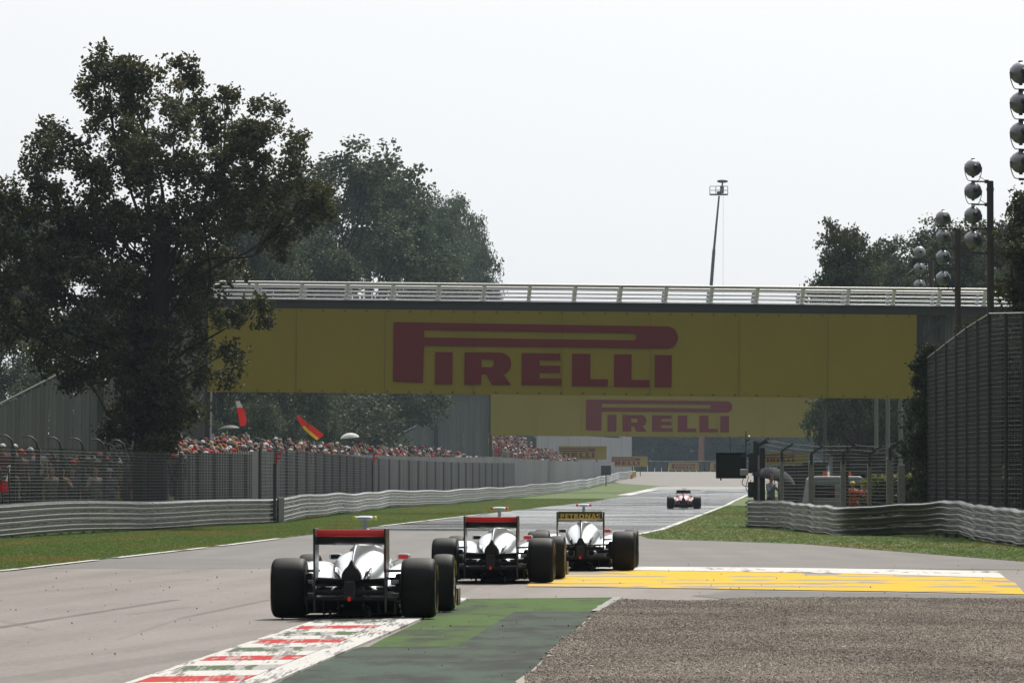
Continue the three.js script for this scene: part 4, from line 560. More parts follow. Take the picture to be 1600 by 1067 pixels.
// ---------------------------------------------------------------- tall fence on the right and what stands behind it
{
  const base = [[1449, 158], [1480, 152], [1512, 147], [1547, 141.5], [1600, 139.5], [1690, 137]].map(([px, d]) => V((px - 800) / F * d, 0, -d)), tops = [560, 536, 512, 490, 489, 487], hs = base.map((p, i) => CAMH + (751 - tops[i]) / F * -p.z);
  const g = thing('catch_fence', 'tall dark wire catch fence rising behind the right guardrail', 'fence');
  const fine = [], H = []; for (let i = 0; i < base.length - 1; i++) for (let k = 0; k < 4; k++) { fine.push(base[i].clone().lerp(base[i + 1], k / 4)); H.push(lerp(hs[i], hs[i + 1], k / 4)); } fine.push(base[base.length - 1]); H.push(hs[hs.length - 1]);
  for (let i = 0; i < fine.length; i += 2) { const p = fine[i]; part('fence_post', [bar(V(p.x, 0, p.z), V(p.x, H[i], p.z), 0.05, 8)], M.steelDark, g); }
  const hf = p => { let best = 0, bd = 1e9; fine.forEach((q, i) => { const v = q.distanceToSquared(p); if (v < bd) { bd = v; best = i; } }); return H[best]; };
  part('wire_mesh', wires(fine, hf, 0.16, 0.12, 0.0045), M.wireBright, g).userData.kind = 'stuff';
  part('wire_mesh', wires(fine.map(p => V(p.x + 0.35, 0, p.z - 0.6)), hf, 0.09, 0.1, 0.004), M.wire, g).userData.kind = 'stuff';
  part('top_cable', fine.slice(0, -1).map((p, i) => bar(V(p.x, H[i], p.z), V(fine[i + 1].x, H[i + 1], fine[i + 1].z), 0.02)), M.zinc, g);
  const bush = (label, px0, d, w, h, n, seed) => { const x = (px0 - 800) / F * d, r = rng(seed), lob = []; for (let i = 0; i < n; i++) { const f = r(); lob.push([(r() - 0.5) * w, 0.4 + (h - 0.8) * f, (r() - 0.5) * 2.2, 0.5 + 0.3 * r(), 1.1]); } tree('hedge', label, [x, 0, -d], 0.1, lob, M.leafIvy, 34, 0.13, seed, { category: 'hedge', k: 9, clumpR: 0.15, cr: 0.26, each: 8, limbEvery: 4, trunkH: h * 0.6 }); };
  bush('dark tall hedge behind the wire fence, next to the ivy column', 1490, 168, 1.7, 5.0, 26, 821);
  bush('dark tall hedge behind the middle of the tall wire fence', 1545, 162, 2.0, 5.9, 34, 823);
  bush('dark tall hedge behind the tall wire fence at the right edge', 1608, 160, 2.0, 6.0, 34, 827);
  person('dark clothed person standing behind the tall wire fence at the right', [(1571 - 800) / F * 148, 0.1, -148], -0.3, [0.05, 0.02, 0.025], [0.03, 0.03, 0.04], 0, [0.03, 0.03, 0.03], undefined, { sleeve: [0.05, 0.02, 0.025] });
}
// low fence with angled arms
{
  const list = [[1185, 186, 0.24, 697], [1222, 180, 0.13, 706], [1268, 172, 0.17, 710], [1318, 166, 0.15, 709], [1359, 163, 0.12, 711], [1391, 161, 0.2, 702], [1409, 160, 0.2, 712]];
  const g = thing('wire_fence', 'low wire fence with concrete posts and angled arms behind the right guardrail', 'fence'), pts = list.map(([px, d]) => V((px - 800) / F * d, 0, -d));
  list.forEach(([px, d, w, top], i) => { const p = pts[i], h = CAMH + (751 - top) / F * d; part('fence_post', box(w, h - 0.25, 0.16, p.x, (h - 0.25) / 2, p.z, 0.02), M.concrete, g); if (i < 6) part('post_arm', [beam(V(p.x, h - 0.3, p.z + 0.09), V(p.x, h + 0.02, p.z + 0.09), 0.09, 0.06), beam(V(p.x - 0.02, h, p.z + 0.09), V(p.x + 0.36, h + 0.26, p.z + 0.3), 0.09, 0.06)], M.steelDark, g); });
  const h = list.map(([, d, , top]) => CAMH + (751 - Math.max(top, 700)) / F * d);
  for (let k = 0; k < 18; k++) part('wire', pts.slice(0, -1).map((p, i) => bar(V(p.x, Math.min(0.9 + k * 0.1, h[i]), p.z + 0.1), V(pts[i + 1].x, Math.min(0.9 + k * 0.1 + 0.02 * Math.sin(k * 3 + i), h[i + 1]), pts[i + 1].z + 0.1), 0.006, 4)), M.wire, g);
  part('wire', [0.12, 0.24].map((o, q) => pts.slice(0, 5).map((p, i) => bar(V(p.x + 0.15 + q * 0.2, h[i] + o, p.z + 0.2), V(pts[i + 1].x + 0.15 + q * 0.2, h[i + 1] + o - 0.02, pts[i + 1].z + 0.2), 0.008, 4))).flat(), M.wire, g);
  const pole = (label, px, d, top, r, mat) => solo('pole', bar(V((px - 800) / F * d, 0, -d), V((px - 800) / F * d, CAMH + (751 - top) / F * d, -d), r, 10), mat, label, 'pole', undefined);
  pole('slim dark pole right of the orange beacons behind the low fence', 1324, 170, 695, 0.05, M.steelDark);
  pole('tall pale concrete pole under the right end of the banner, leftmost of three', 1370, 290, 600, 0.1, M.poleGrey);
  pole('tall pale concrete pole under the right end of the banner, middle of three', 1388, 286, 600, 0.11, M.poleGrey);
  pole('tall pale concrete pole under the right end of the banner, rightmost of three', 1408, 282, 600, 0.11, M.poleGrey);
  pole('dark lamp pole rising left of the low fence before the far banner', 1289, 300, 640, 0.09, M.steelDark);
}
{ // black light panel on its bracketed pole
  const d = 184, s = F / d, o = thing('light_panel', 'black square trackside light panel hung out left from the fence end', 'light panel', at(1142, 728, d));
  const w = 46 / s, h = 39 / s; const housing = part('housing', box(w, h, 0.16, 0, 0, 0, 0.03), M.carbonMatt, o); part('screen', box(w - 0.1, h - 0.1, 0.02, 0, 0, 0.085), M.blackGloss, o);
  part('visor', [box(w + 0.04, 0.03, 0.2, 0, h / 2 + 0.012, 0.06), box(0.03, h, 0.2, w / 2 + 0.012, 0, 0.06)], M.carbonMatt, o); part('foot', box(0.05, 0.06, 0.05, -w * 0.33, -h / 2 - 0.03, 0), M.steelDark, o); part('antenna', bar(V(0.0, h / 2, -0.04), V(-0.02, h / 2 + 0.55, -0.04), 0.012), M.steelDark, o);
  const q = thing('equipment_pole', 'dark pole hung with boxes, cables and aerials holding the black panel', 'pole', at(1181, 751, d - 1)); q.position.y = 0;
  const y = py => CAMH + (751 - py) / s, x = px => (px - 1181) / s;
  part('pole', [bar(V(0, 0, 0), V(0, y(690), 0), 0.07, 10), bar(V(x(1192), 0, -0.2), V(x(1192), y(700), -0.2), 0.09, 8)], M.steelDark, q);
  part('arm', [beam(V(x(1160), y(712), 0.02), V(x(1184), y(712), 0.02), 0.06, 0.08), beam(V(x(1160), y(738), 0.02), V(x(1184), y(738), 0.02), 0.06, 0.06)], M.steelDark, q);
  part('junction_box', box(0.26, 0.2, 0.16, x(1163), y(738), 0.12, 0.015), M.zinc, q);
  part('equipment_box', [box(0.24, 0.6, 0.22, x(1176), y(722), 0, 0.02), box(0.2, 0.5, 0.2, x(1174), y(765), 0, 0.02)], M.dark, q);
  part('aerial', [bar(V(x(1166), y(712), 0), V(x(1166), y(674), 0), 0.018), bar(V(x(1160), y(698), 0), V(x(1172), y(694), 0), 0.014), bar(V(x(1166), y(690), 0), V(x(1172), y(686), 0), 0.03)], M.steelDark, q);
  part('floodlight', [new THREE.SphereGeometry(0.045, 10, 8).translate(x(1171), y(683), 0.04)], M.galv, q);
  part('bracket', [beam(V(x(1184), y(697), 0), V(x(1200), y(689), 0.1), 0.12, 0.12), beam(V(x(1178), y(702), 0), V(x(1186), y(694), 0), 0.08, 0.08)], M.steelDark, q);
  part('cable', [tube([V(x(1163), y(744), 0.15), V(x(1160), y(756), 0.18), V(x(1168), y(760), 0.12), V(x(1174), y(750), 0.1)], [0.012, 0.012], 5), tube([V(x(1170), y(744), 0.15), V(x(1166), y(764), 0.14), V(x(1172), y(770), 0.1)], [0.012, 0.012], 5)], M.dark, q);
}
{ // van, cabinet, umbrella and people behind the low fence
  const d = 178, s = F / d, Y = py => CAMH + (751 - py) / s;
  const v = thing('van', 'white van with two orange beacons parked behind the right low fence', 'van', [(1312 - 800) / s, 0, -d - 1]);
  const W = 1.78, T = Y(746), sh = new THREE.Shape(); sh.moveTo(-W / 2, 0.25); sh.lineTo(-W / 2 - 0.02, 0.8); sh.lineTo(-W / 2 + 0.1, T - 0.08); sh.quadraticCurveTo(-W / 2 + 0.14, T, -W / 2 + 0.26, T); sh.lineTo(W / 2 - 0.26, T); sh.quadraticCurveTo(W / 2 - 0.14, T, W / 2 - 0.1, T - 0.08); sh.lineTo(W / 2 + 0.02, 0.8); sh.lineTo(W / 2, 0.25); sh.closePath();
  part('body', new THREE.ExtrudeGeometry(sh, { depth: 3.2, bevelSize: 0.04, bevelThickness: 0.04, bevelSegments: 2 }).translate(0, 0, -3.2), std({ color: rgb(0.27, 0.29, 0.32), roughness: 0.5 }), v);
  part('rear_window', box(0.62, 0.42, 0.03, -0.4, 1.2, 0.05, 0.012), M.glassDark, v); part('rear_window', box(0.62, 0.42, 0.03, 0.4, 1.2, 0.05, 0.012), M.glassDark, v);
  for (const k of [-1, 1]) { part('tail_lamp', box(0.1, 0.3, 0.04, k * 0.82, 0.8, 0.045), M.red, v); part('wheel', [cyl(0.3, 0.3, 0.18, 0, 0, 0, 20).rotateZ(Math.PI / 2).translate(k * 0.78, 0.3, -0.5), cyl(0.3, 0.3, 0.18, 0, 0, 0, 20).rotateZ(Math.PI / 2).translate(k * 0.78, 0.3, -2.7)], M.tyre, v); part('beacon', [cyl(0.07, 0.085, 0.16, 0, 0, 0, 14).translate(k * 0.37, T + 0.11, -0.3)], M.orange, v); }
  part('bumper', box(1.8, 0.2, 0.1, 0, 0.42, 0.07, 0.03), M.dark, v);
  person('marshal in orange overalls and a yellow cap by the white van', [(1333 - 800) / F * 174, 0.06, -174], 0.4, [0.4, 0.07, 0.02], [0.4, 0.07, 0.02], 2, [0.5, 0.42, 0.06], undefined, { sleeve: [0.4, 0.07, 0.02] }).scale.setScalar(0.8);
  person('person in an orange jacket between the white van and the hedge', [(1352 - 800) / F * 175, 0.06, -175], -0.5, [0.4, 0.07, 0.03], [0.1, 0.1, 0.16], 0, [0.4, 0.3, 0.06], undefined, { sleeve: [0.4, 0.07, 0.03] }).scale.setScalar(0.78);
  const c = thing('cabinet', 'dark equipment cabinet behind the grey umbrella', 'cabinet', [(1246 - 800) / F * 186, 0, -187]); part('carcass', box(1.15, 1.95, 0.8, 0, 0.98, 0, 0.03), M.dark, c); part('door', box(0.52, 1.7, 0.03, -0.28, 1.0, 0.41, 0.01), M.steelDark, c); part('door', box(0.52, 1.7, 0.03, 0.28, 1.0, 0.41, 0.01), M.steelDark, c); part('roof', box(1.22, 0.05, 0.86, 0, 1.98, 0), M.steelDark, c);
  const u = thing('umbrella', 'large grey umbrella over the man in grey by the fence end', 'umbrella', [(1212 - 800) / F * 183, Y(734), -183]); const can = new THREE.SphereGeometry(1, 10, 5, 0, 6.2832, 0, 1.2).scale(0.78, 0.62, 0.78).translate(0, -0.55, 0).rotateZ(-0.22); const cm = std({ color: rgb(0.03, 0.032, 0.035), roughness: 0.95, metalness: 0, side: THREE.DoubleSide });
  part('canopy', can, cm, u); part('umbrella_stick', bar(V(-0.1, -1.2, 0), V(0, 0, 0), 0.015), M.steelDark, u);
  person('man in a grey jacket under the grey umbrella', [(1205 - 800) / F * 182, 0.05, -182], 0.9, [0.22, 0.23, 0.25], [0.06, 0.06, 0.07], 2, null, undefined, { sleeve: [0.22, 0.23, 0.25] }).scale.setScalar(0.93);
  // hedge with yellow green tips
  const h = thing('hedge', 'dark clipped hedge with yellow green top behind the low fence', 'hedge', [(1405 - 800) / F * 172, 0, -172]); const lob = []; const r = rng(811); for (let i = 0; i < 16; i++) lob.push([-0.95 + 1.9 * r(), 0.3 + 0.9 * r(), (r() - 0.5) * 0.4, 0.32]); const [ms, cs] = foliage(lob, 45, 812, { cr: 0.16, each: 9 }); inst('foliage', clump(9, 0.1, 0.12, 813), M.leafIvy, ms, h, cs);
  const top = []; for (let i = 0; i < 18; i++) top.push([-0.98 + 1.96 * i / 17, 1.42 + 0.1 * r(), (r() - 0.5) * 0.3, 0.14]); const [mt, ct] = foliage(top, 110, 815, { cr: 0.1, each: 8 }); inst('shoots', clump(8, 0.09, 0.08, 816), leafMat(0.2, 0.24, 0.03, 0.35), mt, h, ct); part('stem', [0, 1, 2, 3].map(i => bar(V(-0.8 + i * 0.5, 0, 0), V(-0.8 + i * 0.52, 1.1, 0), 0.03)), M.bark, h);
  // small board behind
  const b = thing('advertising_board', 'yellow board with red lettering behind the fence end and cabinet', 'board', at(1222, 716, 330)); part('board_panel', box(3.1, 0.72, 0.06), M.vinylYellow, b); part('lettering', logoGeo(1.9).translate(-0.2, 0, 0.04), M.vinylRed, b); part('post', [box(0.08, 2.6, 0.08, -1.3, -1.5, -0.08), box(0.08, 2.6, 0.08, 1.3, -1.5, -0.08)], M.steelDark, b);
  for (const [px, w, dd, hh, l] of [[1275, 30, 215, 2.1, 'grey site cabin behind the white van, left of the pole'], [1340, 70, 225, 2.5, 'long grey site cabin behind the white van']]) { const k = thing('site_cabin', l, 'cabin', [(px - 800) / F * dd, 0, -dd]); const ww = w / F * dd * 1.1; part('wall', box(ww, hh, 2.2, 0, hh / 2, -1.1), M.steelDark, k); part('roof', box(ww + 0.16, 0.1, 2.4, 0, hh + 0.05, -1.1), M.dark, k); part('window', box(Math.min(0.6, ww * 0.4), 0.5, 0.05, 0, hh * 0.62, 0.01), M.glassDark, k); part('door', box(0.5, hh * 0.75, 0.04, ww * 0.32, hh * 0.39, 0.015), M.steelDark, k); }
}

// ---------------------------------------------------------------- lamp masts, crane, far boards and barrier
function mast(label, px, d, lampYs, poleTop, poleD) {
  const s = F / d, X = (px - 800) / s, pole = X + 0.58, o = thing('lamp_mast', label, 'lamp mast', [pole, 0, -d], 0, 'floodlight masts along the right'), top = CAMH + (751 - poleTop) / s;
  part('pole', [cyl(poleD / 2, poleD / 2 * 1.1, top, 0, top / 2, 0, 14), cyl(poleD / 2 * 0.9, poleD / 2, 0.04, 0, top + 0.02, 0, 14), cyl(0.13, 0.13, 0.1, 0, top - 0.25, 0)], M.rust, o);
  const prof = [[0, -0.29], [0.05, -0.29], [0.13, -0.265], [0.21, -0.205], [0.275, -0.11], [0.297, -0.02], [0.305, -0.018], [0.305, 0.018], [0.297, 0.02], [0.275, 0.11], [0.21, 0.205], [0.13, 0.265], [0.05, 0.29], [0, 0.29]].map(p => new THREE.Vector2(...p));
  lampYs.forEach(py => {
    const y = CAMH + (751 - py) / s, b = part('lamp_ball', new THREE.LatheGeometry(prof, 24).rotateX(0.5).rotateZ(-0.35).translate(-0.58, y, 0), M.lampBall, o);
    part('cap', [cyl(0.06, 0.07, 0.05, -0.58, y + 0.3, 0), cyl(0.05, 0.05, 0.06, -0.58, y - 0.3, 0), new THREE.SphereGeometry(0.085, 10, 8).translate(-0.53, y + 0.03, 0.27)], M.steelDark, b);
    part('yoke', [tube([V(-0.87, y + 0.02, 0), V(-0.84, y - 0.2, 0.02), V(-0.74, y - 0.42, 0.02), V(-0.58, y - 0.43, 0)], [0.014, 0.014], 5), tube([V(-0.28, y + 0.02, 0), V(-0.3, y - 0.15, 0.02), V(-0.4, y - 0.42, 0.02), V(-0.58, y - 0.43, 0)], [0.014, 0.014], 5), bar(V(-0.38, y - 0.28, 0), V(-0.1, y - 0.46, 0), 0.01, 5)], M.steelDark, b);
    part('arm', [beam(V(-0.64, y - 0.46, 0), V(0, y - 0.46, 0), 0.05, 0.05), box(0.14, 0.12, 0.1, -0.12, y - 0.46, 0)], M.steelDark, o);
  });
}
mast('nearest floodlight mast, its four ball lamps cut by the right picture edge', 1597, 151, [113, 160, 207, 253], 140, 0.24);
mast('floodlight mast with four ball lamps, second from the right edge', 1522, 192, [262, 298, 336, 374], 284, 0.23);
mast('floodlight mast with four ball lamps before the bridge, third from right', 1475, 226, [340, 370, 402, 435], 359, 0.24);
mast('floodlight mast half hidden by the railing, fourth from the right', 1438, 278, [394, 420, 446], 408, 0.24);
mast('farthest floodlight mast, one pale lamp above the railing', 1410, 345, [439, 462], 452, 0.24);
{ // aerial platform far behind the bridge
  const d = 905, s = F / d, o = thing('boom_lift', 'slim leaning boom lift with a platform rising behind the bridge', 'boom lift', at(1100, 560, d)), O = at(1100, 560, d), K = 1.97, L = (px, py) => at(px, py, d).sub(O);
  const a = L(1098, 620), m = L(1116, 390), t = L(1124, 306);
  part('boom', [bar(a, m, 0.16 * K, 8, 0.13 * K), bar(m, t, 0.1 * K, 8, 0.07 * K), bar(a.clone().add(V(0.22 * K, 0, 0)), L(1121, 335), 0.03 * K, 5), ...Array.from({ length: 16 }, (_, i) => { const f = i / 16; return bar(a.clone().lerp(L(1119, 335), f), a.clone().lerp(L(1119, 335), f + 0.04).add(V(0.24 * K * (1 - f * 0.5), 0, 0)), 0.02 * K, 4); })], M.steelDark, o);
  const at0 = L(1123.5, 304), pl = V(0, 0, 0), w = 1.45, up = g => (Array.isArray(g) ? merge(g) : g).scale(K, K, K).translate(at0.x, at0.y, at0.z);
  part('platform', up([box(w, 0.09, 0.9, pl.x, pl.y, pl.z)]), M.steelDark, o);
  part('guard_rail', up([...[-1, 1].flatMap(k => [-1, -0.33, 0.33, 1].map(f => bar(V(pl.x + f * w / 2, pl.y, pl.z + k * 0.45), V(pl.x + f * w / 2, pl.y + 0.68, pl.z + k * 0.45), 0.016, 5))), ...[0.35, 0.68].flatMap(h => [-1, 1].map(k => bar(V(pl.x - w / 2, pl.y + h, pl.z + k * 0.45), V(pl.x + w / 2, pl.y + h, pl.z + k * 0.45), 0.018, 5)))]), M.zinc, o);
  part('camera_head', up([box(0.3, 0.62, 0.3, pl.x + 0.26, pl.y + 0.4, pl.z, 0.04), box(0.4, 0.2, 0.3, pl.x + 0.05, pl.y + 0.16, pl.z, 0.04), new THREE.SphereGeometry(0.46, 16, 8).scale(1, 0.3, 1).translate(pl.x + 0.3, pl.y + 1.08, pl.z), bar(V(pl.x + 0.28, pl.y + 0.6, pl.z), V(pl.x + 0.3, pl.y + 1.05, pl.z), 0.07)]), M.dark, o);
  part('cable', bar(at0.clone().add(V(0.7, 0, 0)), L(1130, 560), 0.016, 4), M.wire, o);
  part('lower_boom', bar(L(1096, 735), a, 0.5, 8, 0.34), std({ color: rgb(0.32, 0.12, 0.07), roughness: 0.6 }), o); const ft = L(1096, 738); part('base', box(3, 2.2, 5, ft.x, ft.y - 1.2, ft.z, 0.15), M.dark, o);
}
function board(label, x0, x1, y0, y1, d, logo = 0.62, mat = M.vinylYellow, posts = true) {
  const a = at(x0, y1, d), b = at(x1, y0, d), w = b.x - a.x, h = b.y - a.y, o = thing('advertising_board', label, 'board', [(a.x + b.x) / 2, a.y, -d]);
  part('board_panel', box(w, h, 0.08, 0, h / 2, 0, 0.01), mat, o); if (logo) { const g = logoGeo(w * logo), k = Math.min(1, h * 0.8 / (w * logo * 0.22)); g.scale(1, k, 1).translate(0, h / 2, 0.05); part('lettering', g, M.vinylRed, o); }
  if (posts) { const t = a.y - E(d); part('post', [box(0.1, t, 0.1, -w * 0.35, -t / 2, -0.1), box(0.1, t, 0.1, w * 0.35, -t / 2, -0.1)], M.steelDark, o); }
}
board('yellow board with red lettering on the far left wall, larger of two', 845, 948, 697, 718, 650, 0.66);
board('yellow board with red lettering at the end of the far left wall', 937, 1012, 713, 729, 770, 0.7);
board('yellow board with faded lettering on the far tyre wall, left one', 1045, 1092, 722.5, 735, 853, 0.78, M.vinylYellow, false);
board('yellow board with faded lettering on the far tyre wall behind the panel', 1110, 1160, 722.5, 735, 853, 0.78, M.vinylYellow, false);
{
  const d = 856, o = thing('tyre_barrier', 'dark far tyre barrier across the end of the run-off', 'barrier'), g = cyl(0.5, 0.5, 1.55, 0, 0.78, 0, 12), x0 = (985 - 800) / F * d, x1 = (1330 - 800) / F * d;
  for (let x = x0, i = 0; x < x1; x += 1.05, i++) { const m = part('tyre_stack', g, M.steelDark, o); m.position.set(x, E(d) - 0.04, -d - 0.1 * (i % 2)); }
  part('top_belt', box(x1 - x0, 0.12, 1.0, (x0 + x1) / 2, E(d) + 1.58, -d), M.concrete, o);
  const q = thing('far_stand', 'pale ribbed cladding of a stand beyond the far bridge', 'stand'); const dOf = f => lerp(600, 815, f), pt = f => at(lerp(835, 985, f), 700, dOf(f)).setY(0);
  for (let i = 0; i < 9; i++) { const fa = i / 9, fb = (i + 0.97) / 9, top = (f) => at(0, lerp(676, 686, f), dOf(f)).y + (i === 8 ? 0.3 : 0); part('cladding_panel', corrugated(pt(fa), pt(fb), top(fa), top(fb), E(dOf(fa)) - 0.2, 2.2, 0.25, 1, 0), M.claddingPale, q); }
  part('post', box(0.3, 6, 0.3, pt(0).x, 3, pt(0).z + 0.2), M.steelDark, q);
  const ms = thing('marker_post', 'orange and white marker post at the end of the left guardrail', 'marker', at(987, 742, 720)); part('post', box(0.28, 1.1, 0.12, 0, -0.5, 0), M.orange, ms); part('plate', box(0.5, 0.6, 0.06, 0.35, 0.1, 0.05), M.yellowCloth, ms);
  const bx = thing('dark_board', 'small black board on the far left wall', 'board', at(947, 735, 600)); part('board_panel', box(1.05, 1.05, 0.12, 0, 0, 0, 0.03), M.dark, bx); part('post', box(0.1, 2.2, 0.1, 0, -1.2, -0.1), M.steelDark, bx);
}

// ---------------------------------------------------------------- the racing cars
function loft(secs, n = 24, capEnds = true) {                            // sections [z, cx, cy, half width, half height up, half height down, exponent]
  const P = [], I = [], U = [];
  secs.forEach(([z, cx, cy, w, hu, hd, e = 2.4], i) => { for (let k = 0; k < n; k++) { const t = k / n * 2 * Math.PI, c = Math.cos(t), s = Math.sin(t), q = 2 / e; P.push(cx + w * Math.sign(c) * Math.pow(Math.abs(c), q), cy + (s > 0 ? hu : hd) * Math.sign(s) * Math.pow(Math.abs(s), q), z); U.push(k / n, i); } });
  for (let i = 0; i < secs.length - 1; i++) for (let k = 0; k < n; k++) { const a = i * n + k, b = i * n + (k + 1) % n; I.push(a, b, a + n, b, b + n, a + n); }
  if (capEnds) for (const i of [0, secs.length - 1]) { const c = P.length / 3; P.push(secs[i][1], secs[i][2], secs[i][0]); U.push(0, 0); for (let k = 0; k < n; k++) { const a = i * n + k, b = i * n + (k + 1) % n; i ? I.push(a, b, c) : I.push(b, a, c); } }
  const g = new THREE.BufferGeometry(); g.setAttribute('position', new THREE.Float32BufferAttribute(P, 3)); g.setAttribute('uv', new THREE.Float32BufferAttribute(U, 2)); g.setIndex(I); return toCreasedNormals(g, 0.9);
}
function smoothSecs(secs, k = 5) { const out = []; for (let i = 0; i < secs.length - 1; i++) for (let j = 0; j < k; j++) { const t = j / k, p0 = secs[Math.max(0, i - 1)], p1 = secs[i], p2 = secs[i + 1], p3 = secs[Math.min(secs.length - 1, i + 2)]; out.push(p1.map((v, q) => 0.5 * (2 * v + (p2[q] - p0[q]) * t + (2 * p0[q] - 5 * v + 4 * p2[q] - p3[q]) * t * t + (3 * v - p0[q] - 3 * p2[q] + p3[q]) * t * t * t))); } out.push(secs[secs.length - 1]); return out; }
function airfoil(w, chord, thick, camber, x, y, z, tilt, segs = 10) {      // a wing element across x; leading edge forward (-z), tilt lifts the trailing edge
  const s = new THREE.Shape(), up = [], lo = []; for (let i = 0; i <= segs; i++) { const t = i / segs, th = thick * 2.6 * (0.3 * Math.sqrt(t) - 0.12 * t - 0.18 * t * t) + 0.003, c = -camber * 4 * t * (1 - t); up.push([(t - 0.5) * chord, c + th]); lo.push([(t - 0.5) * chord, c - th]); }
  s.moveTo(...up[0]); up.slice(1).forEach(p => s.lineTo(...p)); lo.reverse().forEach(p => s.lineTo(...p)); s.closePath();
  return new THREE.ExtrudeGeometry(s, { depth: w, bevelEnabled: false }).translate(0, 0, -w / 2).rotateY(-Math.PI / 2).rotateX(-tilt).translate(x, y, z);
}
const TYRE = w => { const h = w / 2, p = [[0.168, -h * 0.84], [0.2, -h * 0.93], [0.25, -h * 1.02], [0.285, -h], [0.308, -h * 0.93], [0.321, -h * 0.82], [0.328, -h * 0.62], [0.331, -h * 0.3], [0.332, 0], [0.331, h * 0.3], [0.328, h * 0.62], [0.321, h * 0.82], [0.308, h * 0.93], [0.285, h], [0.25, h * 1.02], [0.2, h * 0.93], [0.168, h * 0.84]]; return new THREE.LatheGeometry(p.map(q => new THREE.Vector2(...q)), 48).rotateZ(-Math.PI / 2); };
function makeCar(kind, label, pos, yaw, driverLabel, tips) {
  const merc = kind === 'grey', redCar = kind === 'red', c = thing('racing_car', label, 'racing car', pos, -yaw), body = redCar ? M.carRed : merc ? M.silver : M.chrome;
  // wheels
  const wheel = (x, z, w) => {
    const side = Math.sign(x), h = part('wheel', new THREE.CylinderGeometry(0.166, 0.166, w * 0.72, 24, 1, true).rotateZ(Math.PI / 2), M.rim, c); h.position.set(x, 0.33, z);
    part('tyre', TYRE(w), M.tyre, h);
    part('tyre_marking', [0.3, 2.0, 3.5, 5.1].map(a => new THREE.RingGeometry(0.258, 0.283, 14, 1, a, 0.9).rotateY(Math.PI / 2 * side).translate(side * (w / 2 * 1.02 + 0.002), 0, 0)), M.tyreMark, h);
    const spokes = []; for (let i = 0; i < 10; i++) spokes.push(box(0.02, 0.15, 0.022, 0, 0.09, 0).rotateX(i * Math.PI / 5)); const sp = merge(spokes); sp.translate(side * w * 0.36, 0, 0);
    part('rim', [sp, new THREE.TorusGeometry(0.168, 0.012, 8, 32).rotateY(Math.PI / 2).translate(side * w * 0.42, 0, 0), new THREE.TorusGeometry(0.168, 0.012, 8, 32).rotateY(Math.PI / 2).translate(-side * w * 0.42, 0, 0), cyl(0.05, 0.055, 0.06, 0, 0, 0, 16).rotateZ(Math.PI / 2).translate(side * w * 0.38, 0, 0)], M.rim, h);
    part('brake_drum', [cyl(0.15, 0.15, w * 0.5, 0, 0, 0, 20).rotateZ(Math.PI / 2).translate(-side * w * 0.15, 0, 0), box(0.1, 0.2, 0.22, -side * (w * 0.45 + 0.02), 0.0, -0.02, 0.02)], M.carbonMatt, h);
  };
  for (const s of [-1, 1]) { wheel(s * 0.7125, 0, 0.375); wheel(s * 0.775, -3.3, 0.25); }
  // tub, nose, engine cover, sidepods
  part('monocoque', loft(smoothSecs([[-4.55, 0, 0.42, 0.1, 0.06, 0.06, 2.6], [-4.0, 0, 0.5, 0.16, 0.09, 0.1, 2.8], [-3.3, 0, 0.52, 0.2, 0.11, 0.2, 3], [-2.6, 0, 0.46, 0.25, 0.18, 0.36, 3], [-2.0, 0, 0.42, 0.31, 0.2, 0.36, 3], [-1.4, 0, 0.42, 0.34, 0.22, 0.36, 2.8]]), 24), body, c);
  const cover = merc
    ? [[-1.55, 0, 0.60, 0.25, 0.18, 0.4, 2.4], [-1.1, 0, 0.56, 0.29, 0.21, 0.4, 2.3], [-0.6, 0, 0.50, 0.28, 0.21, 0.34, 2.2], [-0.15, 0, 0.44, 0.22, 0.17, 0.24, 2.1], [0.2, 0, 0.41, 0.13, 0.1, 0.13, 2], [0.36, 0, 0.4, 0.09, 0.07, 0.09, 2]]
    : [[-1.55, 0, 0.56, 0.26, 0.17, 0.36, 2.5], [-1.1, 0, 0.54, 0.31, 0.19, 0.38, 2.3], [-0.6, 0, 0.48, 0.30, 0.2, 0.33, 2.2], [-0.15, 0, 0.42, 0.24, 0.16, 0.22, 2.1], [0.2, 0, 0.4, 0.14, 0.1, 0.12, 2], [0.34, 0, 0.39, 0.1, 0.07, 0.09, 2]];
  part('engine_cover', [loft(smoothSecs(cover), 28), loft(smoothSecs([[-1.62, 0, 0.74, 0.075, 0.2, 0.2, 2.6], [-1.45, 0, 0.74, 0.115, 0.21, 0.2, 2.6], [-1.1, 0, 0.72, 0.1, 0.2, 0.2, 2.4], [-0.5, 0, 0.66, 0.06, 0.19, 0.2, 2.2], [0.0, 0, 0.56, 0.032, 0.17, 0.2, 2], [0.3, 0, 0.48, 0.016, 0.09, 0.12, 2]]), 18)], body, c);
  part('air_intake', [new THREE.TorusGeometry(0.1, 0.014, 8, 20).scale(1, 1.5, 1).translate(0, 0.8, -1.64)], M.carbon, c);
  for (const s of [-1, 1]) {
    part('sidepod', loft(smoothSecs([[-2.05, s * 0.56, 0.42, 0.19, 0.17, 0.26, 4], [-1.7, s * 0.55, 0.40, 0.22, 0.2, 0.3, 3.4], [-1.1, s * 0.49, 0.37, 0.22, 0.2, 0.28, 3], [-0.55, s * 0.36, 0.3, 0.2, 0.18, 0.22, 2.6], [-0.1, s * 0.22, 0.25, 0.14, 0.13, 0.17, 2.3], [0.2, s * 0.12, 0.24, 0.07, 0.08, 0.1, 2]]), 22), body, c);
    part('sidepod_inlet', box(0.34, 0.3, 0.03, s * 0.56, 0.43, -2.06, 0.01), M.carbonMatt, c);
